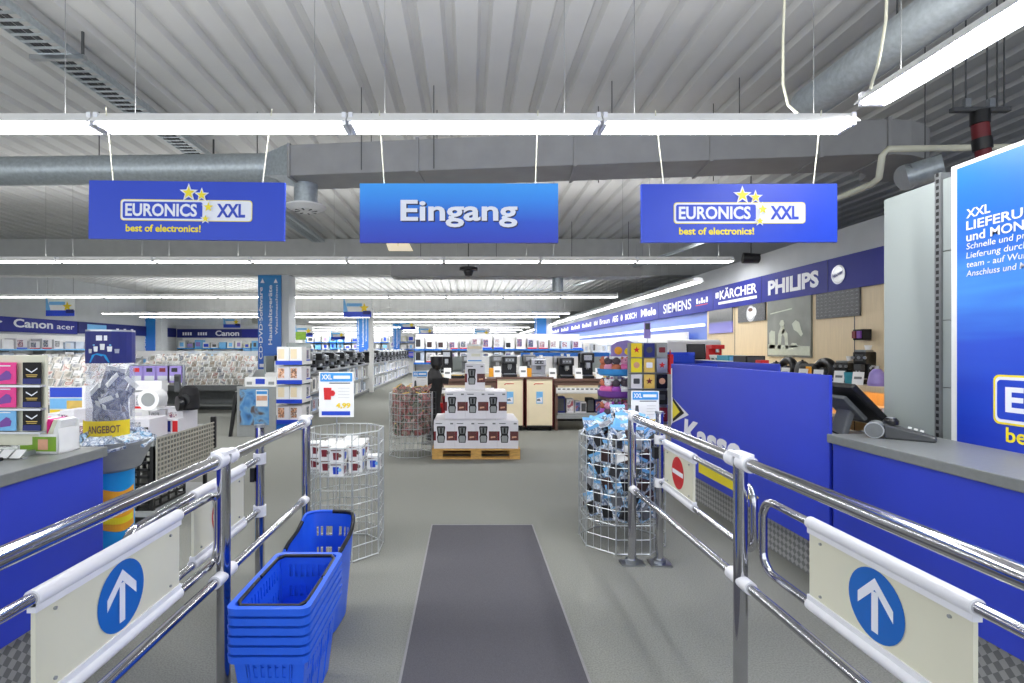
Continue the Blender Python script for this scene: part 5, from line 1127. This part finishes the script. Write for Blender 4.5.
# ================================================================ PLUSH STAND + GREETING CARD RACK
t = thing('plush_display_stand', 'round plush toy stand with blue and purple trays and purple header', 'display stand', (1.86, 6.4, 0))
MB().cyl((0, 0, 0), (0, 0, 1.4), .03, 'silver', 12).build('pole', t); MB().lathe((0, 0, 0), [(.22, 0), (.22, .03), (.05, .05)], 'grey', 24).build('base', t)
for z, k in ((.62, 'roundblue'), (.9, 'purple'), (1.17, 'skyblue')):
    MB().lathe((0, 0, z), [(.2, 0), (.23, .02), (.24, .085), (.23, .085), (.2, .03), (.03, .03)], k, 24, caps=False).lathe((0, 0, z), [(.03, .0), (.2, .0)], k, 24, caps=False).build('tray', t)
m = MB(); m.poly((.05, -.05, 1.34), (1, 0, 0), (0, 0, 1), [(-.14, 0), (.14, 0), (.14, .24), (.06, .27), (-.06, .25), (-.14, .2)], 'lilac', .012).poly((-.0, -.064, 1.48), (1, 0, 0), (0, 0, 1), circ(.05, 16), 'orange').poly((.12, -.064, 1.47), (1, 0, 0), (0, 0, 1), circ(.045, 16), 'yellow').q([(-.08, -.064, 1.36), (.17, -.064, 1.36), (.17, -.064, 1.41), (-.08, -.064, 1.41)], 'letter'); m.build('header_board', t)
def make_plush(label, group):
    r = thing('plush_toy', label, 'plush toy', group=group)
    def ball(c, rad, k, n=12):
        return [(rad * math.sin(PI * i / 6) + .0005, c - rad * math.cos(PI * i / 6)) for i in range(7)]
    MB().lathe((0, 0, 0), ball(.055, .055, 0), 'plush', 12, caps=False).build('body', r); h = MB().lathe((0, -.01, 0), ball(.135, .045, 0), 'plush', 12, caps=False).build('head', r)
    m = MB()
    for s in (-1, 1): m.lathe((s * .035, -.01, 0), [(a * .4, .172 + (b - .135) * .4) for a, b in ball(.135, .045, 0)], 'plush', 8, caps=False)
    m.build('ear', h); m = MB()
    for s in (-1, 1): m.lathe((s * .018, -.051, 0), [(.001, .14), (.006, .146), (.001, .152)], 'black', 6, caps=False)
    m.build('eye', h); return r
Pl = Maker(make_plush)
for L_, z in enumerate((.66, .94, 1.21)):
    for i in range(10):
        a = -PI / 2 + 2 * PI * (i - 4.5) / 10; Pl((1.86 + .155 * math.cos(a), 6.4 + .155 * math.sin(a), z), 'soft plush animal in the %s tray of the round toy stand' % ['lowest', 'middle', 'top'][L_], rz=a + PI / 2, group='plush animals on the toy stand', scale=(1.1, 1.1, 1.05))
t = thing('greeting_card_rack', 'tall greeting card rack at the end of the blue cash counter', 'card rack', (2.03, 5.75, 0))
MB().box(-.22, .22, .04, .06, .15, 1.57, 'grey').build('back_board', t); MB().box(-.22, .22, -.14, .14, 0, .05, 'darkgrey').box(-.03, .03, .0, .05, .05, .2, 'darkgrey').build('foot', t); m = MB()
for z in (.3, .49, .68, .87, 1.05, 1.23, 1.4): m.box(-.22, .22, -.015, .04, z - .175 + .18, z + .008, 'silver')
m.build('ledge', t); MB().cyl((.0, .05, 1.5), (.0, .05, 1.62), .005, 'steel', 6).box(-.035, .035, .04, .06, 1.62, 1.8, 'lilac').box(-.025, .025, .036, .04, 1.72, 1.79, 'darkgrey').build('clip_sign', t)
cols = [['yellow', 'deepnavy', 'grey'], ['letteryellow', 'gold', 'silver'], ['carton', 'gold', 'black'], ['carton', 'silver', 'blacksoft'], ['carton', 'cardart', 'maroon'], ['cardart', 'cardart', 'hatch'], ['cardart', 'cardart', 'cardart']]
for j, z in enumerate((1.4, 1.23, 1.05, .87, .68, .49, .3)):
    for i in range(3):
        t = thing('greeting_card', 'greeting card in the %s row of the card rack, %s' % (ORD[j], ['plush stand side', 'middle column', 'blue counter side'][i]), 'greeting card', (2.03 + (i - 1) * .143, 5.735, z), group='greeting cards on the rack')
        MB().box(-.06, .06, -.004, .004, .008, .165, cols[j][i]).build('card', t); m = MB()
        m.poly((0, -.0055, .09), (1, 0, 0), (0, 0, 1), star(.04) if (i + j) % 3 == 0 else (circ(.035, 16) if (i + j) % 3 == 1 else rrect(.07, .06, .01)), ['red', 'skin', 'darkgrey', 'letter', 'maroon'][(i * 2 + j) % 5]); m.build('motif', t)
t = thing('hanging_gift_bag', 'narrow red gift bag hanging at the counter side of the card rack', 'gift bag', (2.27, 5.75, 1.22)); MB().box(-.02, .02, -.04, .04, 0, .22, 'red').build('bag_body', t); MB().tube([(0, -.02, .22), (0, 0, .27), (0, .02, .22)], .004, 'red', 5).build('handle', t)
# ================================================================ AISLE GONDOLA
def gondola(lab, face, y0, y1, tops=(.12, .55, 1.0)):
    t = thing('gondola_shelving', lab, 'shelving', (0, 0, 0), kind='thing')
    MB().box(face - .95, face - .9, y0, y1, 0, 1.35, 'panelgrey').build('back_panel', t)
    for z in tops:
        MB().box(face - .9, face, y0, y1, z - .03, z, 'white').build('shelf_board', t); MB().box(face, face + .012, y0, y1, z - .04, z + .01, 'silver').build('price_strip', t)
    MB().box(face - .9, face - .03, y0, y1, 0, .09, 'grey').build('plinth', t); y = y0
    while y <= y1 + .01: MB().box(face - .92, face - .02, y - .01, y + .01, .09, tops[-1] - .03, 'white').build('divider', t); y += 1.33
    return t
gondola('long white gondola shelving with black appliances along the aisle', -3.4, 10.9, 17.6); gondola('further white gondola shelving along the aisle beyond the thin white post', -3.4, 18.2, 30.)
struct(MB().box(-3.42, -3.3, 17.75, 17.95, 0, 2.9, 'white').build('column'))
Kt = [Maker(lambda l, g: esp(l, g, 'black', 'midgrey', w=.22, h=.3)), Maker(lambda l, g: esp(l, g, 'silver', 'black', w=.2, h=.28))]
def make_kett(l, g):
    r = thing('kettle', l, 'kettle', group=g)
    MB().lathe((0, 0, 0), [(.07, 0), (.08, .03), (.075, .13), (.05, .21)], 'gooddark', 14).build('kettle_body', r); MB().tube([(0, .05, .2), (0, .11, .19), (0, .12, .1), (0, .08, .05)], .01, 'black', 5).build('handle', r); MB().lathe((0, 0, .21), [(.05, 0), (.012, .015), (.01, .03)], 'black', 10).build('lid', r); return r
Kt.append(Maker(make_kett))
CartG = Maker(lambda l, g: cart(l, g, 'goods', 'goodprint', 'goodsblue')); CartP = Maker(lambda l, g: cart(l, g, 'goods', 'goods', 'goods')); CartT = Maker(lambda l, g: cart(l, g, 'goods', 'gooddark', 'goods'))
y = 11.05; n = 0
while y < 29.5:
    if not 17.5 < y < 18.4:
        for row, xx in enumerate((-3.6, -3.95)):
            if row and n % 2: continue
            Kt[(n + row) % 3]((xx, y, 1.0), 'dark small appliance on the aisle shelving top, %s from the boxed-goods stand, %s row' % (ORD[min(n, 58)], ['front', 'rear'][row]), rz=PI / 2, group='small appliances on the aisle shelving', scale=(1.15, 1.15, 1.2 + .25 * random.random()))
    y += .36; n += 1
y = 11.1; n = 0
while y < 29.5:
    if not 17.4 < y < 18.45:
        for z, h, w in ((.12, .36, .3), (.55, .36, .26)):
            (CartT, CartP, CartG)[(n + int(z * 10)) % 3]((-3.62, y, z), '%s carton on the aisle shelving, %s shelf, %s from the end stand' % (['light', 'pale', 'white'][n % 3], 'lower' if z < .3 else 'middle', ORD[min(n, 58)]), rz=PI / 2, group='cartons on the aisle shelving', scale=(w, .34, h + random.uniform(-.1, .03)))
    y += .4; n += 1
# end stand with boxed goods
t = thing('end_display_stand', 'four-tier end stand with blue price strips in front of the tall pillar', 'display stand', (-3.34, 9.55, 0))
MB().box(-.24, .24, .0, .6, 0, .1, 'roundblue').build('base', t); MB().box(-.24, -.22, .55, .6, .1, 1.62, 'panelgrey').box(-.22, .22, .58, .6, .1, 1.62, 'panelgrey').build('back_panel', t)
for z in (.16, .54, .9, 1.26): MB().box(-.24, .24, .0, .6, z - .02, z, 'white').build('tier_shelf', t); MB().box(-.245, .245, -.012, 0., z - .055, z + .02, 'signblue').box(.24, .252, 0, .6, z - .05, z + .01, 'white').build('price_strip', t)
FaceA = Maker(lambda l, g: cart(l, g, 'carton', 'facephoto', 'carton')); FaceB = Maker(lambda l, g: cart(l, g, 'white', 'hatch', 'white'))
for j, z in enumerate((.16, .54, .9, 1.26)):
    for i in range(2): (FaceA if j in (0, 2) else FaceB)((-3.46 + .235 * i, 9.72, z), '%s carton on the four-tier end stand, %s tier from the floor, %s' % ('face-photo' if j in (0, 2) else 'plain white', ORD[j], 'pillar side' if i == 0 else 'aisle side'), group='cartons on the end stand', scale=(.225, .28, .28))
    CartB((-3.22, 10.0, z), 'white and blue carton on the end stand side, %s tier from the floor' % ORD[j], rz=PI / 2, group='cartons on the end stand', scale=(.25, .2, .26))
t = thing('small_sign', 'little yellow-green product sign above the end stand by the pillar', 'sign', (-3.3, 10.1, 1.62)); MB().box(-.1, .1, 0, .02, .06, .22, 'green').build('sign_board', t); MB().box(-.05, .05, -.03, .05, 0, .06, 'white').build('foot', t)
# floor poster stand
t = thing('poster_stand', 'grey floor stand with blue adventure poster in front of the boxed-goods end stand', 'poster stand', (-3.62, 8.75, 0))
MB().box(-.33, .33, 0, .04, 0, .86, 'grey').build('frame_board', t, bev=.005); MB().box(-.28, .22, -.006, 0, .2, .82, 'gameart').build('poster', t)
MB().q([(-.0, -.009, .52), (.2, -.009, .52), (.2, -.009, .8), (-.0, -.009, .8)], 'white').q([(.01, -.01, .62), (.19, -.01, .62), (.19, -.01, .7), (.01, -.01, .7)], 'skin').q([(.01, -.01, .73), (.19, -.01, .73), (.19, -.01, .78), (.01, -.01, .78)], 'skyblue').build('price_sheet', t)
MB().poly((-.33, .02, 0), (0, 1, 0), (0, 0, 1), [(0, 0), (.45, 0), (.40, .05), (.06, .85), (0, .85)], 'black', .02).build('side_leg', t); MB().obox((-.4, .02, .38), (.05, .04, .78), (0, .13, 0), 'black').build('support_leg', t); MB().box(-.2, .33, .02, .06, .86, 1.02, 'white').q([(-.02, .018, .9), (.14, .018, .9), (.14, .018, .99), (-.02, .018, .99)], 'signblue').q([(-.17, .018, .89), (-.08, .018, .89), (-.08, .018, .94), (-.17, .018, .94)], 'grey').q([(.2, .018, .89), (.3, .018, .89), (.3, .018, .94), (.2, .018, .94)], 'grey').build('header_board', t)
# ================================================================ DISC BROWSER RACKS
def make_disc(label, group):
    r = thing('disc_case', label, 'disc case', group=group)
    MB().box(-.065, .065, -.007, .007, 0, .18, 'white').build('case', r); MB().q([(-.06, -.0085, .01), (.06, -.0085, .01), (.06, -.0085, .17), (-.06, -.0085, .17)], 'cover').build('cover_print', r); return r
Dc2 = Maker(make_disc)
def make_dcard2(label, group):
    r = thing('disc_case', label, 'disc case', group=group)
    MB().box(-.065, .065, -.007, .007, 0, .18, 'white').build('case', r); MB().q([(-.06, -.0085, .01), (.06, -.0085, .01), (.06, -.0085, .09), (-.06, -.0085, .09)], 'cover').q([(-.05, -.0085, .11), (.02, -.0085, .11), (.02, -.0085, .12), (-.05, -.0085, .12)], 'midgrey').build('cover_print', r); return r
Dc3 = Maker(make_dcard2)
def rack(lab, who, cx, y0, w, rows_, colsn, zf, zb, dep, rz=0.):
    t = thing('browser_rack', lab, 'browser rack', (cx, y0, 0), rz); sl = math.atan2(zb - zf, dep)
    m = MB(); m.raw([(-w / 2, 0, zf - .08), (w / 2, 0, zf - .08), (w / 2, dep, zb - .08), (-w / 2, dep, zb - .08), (-w / 2, 0, zf - .02), (w / 2, 0, zf - .02), (w / 2, dep, zb - .02), (-w / 2, dep, zb - .02)], [(0, 3, 2, 1), (4, 5, 6, 7), (0, 1, 5, 4), (1, 2, 6, 5), (2, 3, 7, 6), (3, 0, 4, 7)], 'grey'); m.build('slanted_tray', t)
    for s in (-1, 1): MB().poly((s * (w / 2 + .03), 0, 0), (0, 1, 0), (0, 0, 1), [(.4, 0), (dep, 0), (dep, zb + .01), (0, zf + .01), (0, zf - .1), (.4, zf - .15)], 'grey', .025).build('side_panel', t)
    MB().box(-w / 2, w / 2, .42, .46, 0, zf, 'midgrey').box(-w / 2, w / 2, .2, .44, .1, .14, 'grey').box(-w / 2, w / 2, -.02, .0, zf - .1, zf + .03, 'midgrey').build('base_cabinet', t)
    R = Matrix.Rotation(rz, 3, 'Z')
    for j in range(rows_):
        for i in range(colsn):
            f = (j + .25) / rows_; p = Vector((cx, y0, 0)) + R @ Vector((-w / 2 + w * (i + .5) / colsn, dep * f, zf + (zb - zf) * f - .01))
            (Dc3 if random.random() < .3 else Dc2)(p, 'disc case, %s, %s row up, %s along' % (who, ORD[j], ORD[i]), group='disc cases on the browser racks', rot=(-.5 + random.uniform(-.12, .12), random.uniform(-.08, .08), rz), scale=(.98, 1.2, .98))
rack('grey slanted disc browser rack beside the blue poster floor stand', 'browser rack by the poster stand', -6.85, 12.3, 2.9, 5, 19, .6, 1.28, 1.2)
rack('grey slanted disc browser rack behind the grid-sided trolley', 'browser rack behind the trolley', -7.6, 9.3, 1.9, 5, 12, .72, 1.34, 1.1)
rack('grey slanted rack of picture leaflets behind the photo-offer board', 'rack behind the photo-offer board', -6.6, 7.8, 1.75, 6, 11, .62, 1.3, 1.1)
rack('grey slanted disc browser rack farthest back in the disc department', 'rack at the back of the disc department', -8.6, 15.6, 2.6, 4, 14, .8, 1.3, 1.)
# ================================================================ DEPARTMENT WALLS: shelving + goods
FAR = MB()
def wallshelf(lab, who, x0, x1, y, depth, zs, n, mk, hh, grp, X=None, ww=.8, hdr=None, far=None):
    """shelving run against a wall; X: run along Y on the plane X instead"""
    L = x1 - x0; rz = 0 if X is None else PI / 2 if X < 0 else -PI / 2
    o = Vector((x0 + L / 2, y, 0)) if X is None else Vector((X, x0 + L / 2, 0))
    t = thing('wall_shelving', lab, 'shelving', o, rz, kind='thing')
    MB().box(-L / 2, L / 2, 0, .04, 0, max(zs) + hh + .1, 'white').build('back_panel', t)
    for z in zs: MB().box(-L / 2, L / 2, -depth, 0, z - .03, z, 'white').build('shelf_board', t); MB().box(-L / 2, L / 2, -depth - .012, -depth, z - .05, z + .005, hdr or 'lightblue').build('price_strip', t)
    m = MB(); k = -L / 2
    while k <= L / 2 + .01: m.box(k - .015, k + .015, -depth * .9, 0, 0, max(zs), 'grey'); k += L / max(1, round(L / 1.5))
    m.build('upright', t); R = Matrix.Rotation(rz, 3, 'Z')
    for j, z in enumerate(zs):
        for i in range(n):
            p = o + R @ Vector((-L / 2 + L * (i + .5) / n, -depth * .5, z)); h = hh * random.uniform(.6, 1)
            if far:
                w2 = L / n * ww / 2; FAR.box(p.x - w2, p.x + w2, p.y - depth * .4, p.y + depth * .4, z, z + h, random.choice(far)); w3 = w2 * random.uniform(.3, .8); FAR.q([(p.x - w3, p.y - depth * .4 - .004, z + h * .2), (p.x + w3, p.y - depth * .4 - .004, z + h * .2), (p.x + w3, p.y - depth * .4 - .004, z + h * .75), (p.x - w3, p.y - depth * .4 - .004, z + h * .75)], random.choice(['signblue', 'goodprint', 'lilac', 'darkgrey', 'lightblue', 'white'])); continue
            mk[random.randrange(len(mk))](p, 'product carton on the %s, %s board up, %s along' % (who, ORD[j], ORD[i]), rz=rz, group=grp, scale=(L / n * ww, depth * .8, h))
wallshelf('white wall shelving under the camera brand fascia', 'shelving under the camera fascia', 12.2, 22.4, 0, .5, (.5, 1.0, 1.5), 20, [CartG, CartB, CartT, CartR, CartP], .4, 'cartons under the camera fascia', X=-15.3)
wallshelf('white wall shelving on the partition below the short fascia board', 'partition shelving', -15.0, -8.7, 26.9, .5, (.6, 1.1, 1.55), 15, [CartG, CartB, CartP, CartR], .42, 'cartons on the partition shelving', hdr='skyblue', far=['white', 'carton', 'carton', 'white', 'lightblue', 'cream', 'grey'])
wallshelf('low pale shelving island in the middle of the disc department', 'low disc department island', -13.4, -7.2, 19.5, .6, (.5, .95), 16, [CartG, CartP, CartT], .38, 'cartons on the low department island', far=['white', 'carton', 'carton', 'white', 'lightblue', 'cream', 'grey'])
wallshelf('far white shelving row crossing behind the coffee island', 'first cross shelving behind the coffee island', -1.6, 3.4, 15.6, .5, (.6, 1.1, 1.5), 15, [CartG, CartB, CartT, CartR], .36, 'cartons on the cross shelving', hdr='roundblue')
wallshelf('more distant shelving row crossing the store beyond the aisle', 'second cross shelving', -2., 4.0, 22., .5, (.7, 1.2, 1.65), 16, [CartG, CartP, CartB], .4, 'cartons on the cross shelving', hdr='roundblue', far=['white', 'carton', 'carton', 'white', 'lightblue', 'cream', 'grey'])
wallshelf('very distant shelving row with blue goods across the store', 'third cross shelving', -4.2, 4.0, 32., .5, (1.0, 1.5, 1.95), 18, [CartB, CartG], .42, 'cartons on the cross shelving', hdr='roundblue', far=['white', 'carton', 'carton', 'white', 'lightblue', 'cream', 'grey', 'signblue', 'lilac'])
wallshelf('long distant shelving row behind the partition side of the store', 'fourth cross shelving', -14, -5.2, 34., .5, (1.0, 1.5, 1.95), 18, [CartB, CartG, CartT], .42, 'cartons on the cross shelving', hdr='roundblue', far=['white', 'carton', 'carton', 'white', 'lightblue', 'cream', 'grey'])
wallshelf('appliance shelving along the glowing blue wall', 'shelving along the blue wall', 10.2, 21.2, 0, .45, (.6, 1.05, 1.4), 20, [CartP, CartG, CartT], .34, 'cartons along the blue wall', X=4.36)
o = FAR.build('distant_cartons'); tag(o, 'white and blue cartons massed on the distant shelving rows of the store', 'cartons', kind='stuff')
t = thing('department_header', 'far white and blue department header band at the end of the store', 'header', (0, 47, 0), kind='thing'); MB().box(-14, 4.3, 0, .1, 1.7, 2.15, 'white').box(-14, 4.3, .02, .12, 0, 1.7, 'goods').build('header_board', t)
m = MB(); x = -13.8
while x < 4.1:
    w = random.uniform(.2, .5); z = random.uniform(1.75, 1.85); m.q([(x, -.004, z), (x + w, -.004, z), (x + w * .8, -.004, z + .25), (x + .1, -.004, z + .3)], random.choice(['signblue', 'fascia', 'roundblue', 'lilac'])); x += w + random.uniform(.1, .3)
m.build('header_print', t)
# ================================================================ CAMERA, LIGHT
cam = bpy.data.cameras.new('camera'); co = bpy.data.objects.new('camera', cam); COL.objects.link(co); co.location = (0, 0, EYE); co.rotation_euler = (PI / 2, 0, 0)
cam.lens = 18; cam.sensor_width = 36; cam.shift_x = 44 / 1024; cam.shift_y = 7.5 / 1024; cam.clip_start = .05; cam.clip_end = 200; SC.camera = co
wd = bpy.data.worlds.new('daylight'); SC.world = wd; wd.use_nodes = True
bg = wd.node_tree.nodes['Background']; bg.inputs[0].default_value = (.9, .95, 1, 1); bg.inputs[1].default_value = WORLD
SC.view_settings.view_transform = 'Standard'; SC.view_settings.look = 'None'; SC.view_settings.exposure = EXPO; SC.view_settings.gamma = 1.0
for k, v in LABELS.items():
    if len(v) > 1 and len({g for _, g in v}) > 1: print("SAMELABEL", k, v[:3])
print("OBJECTS", len(SC.objects))
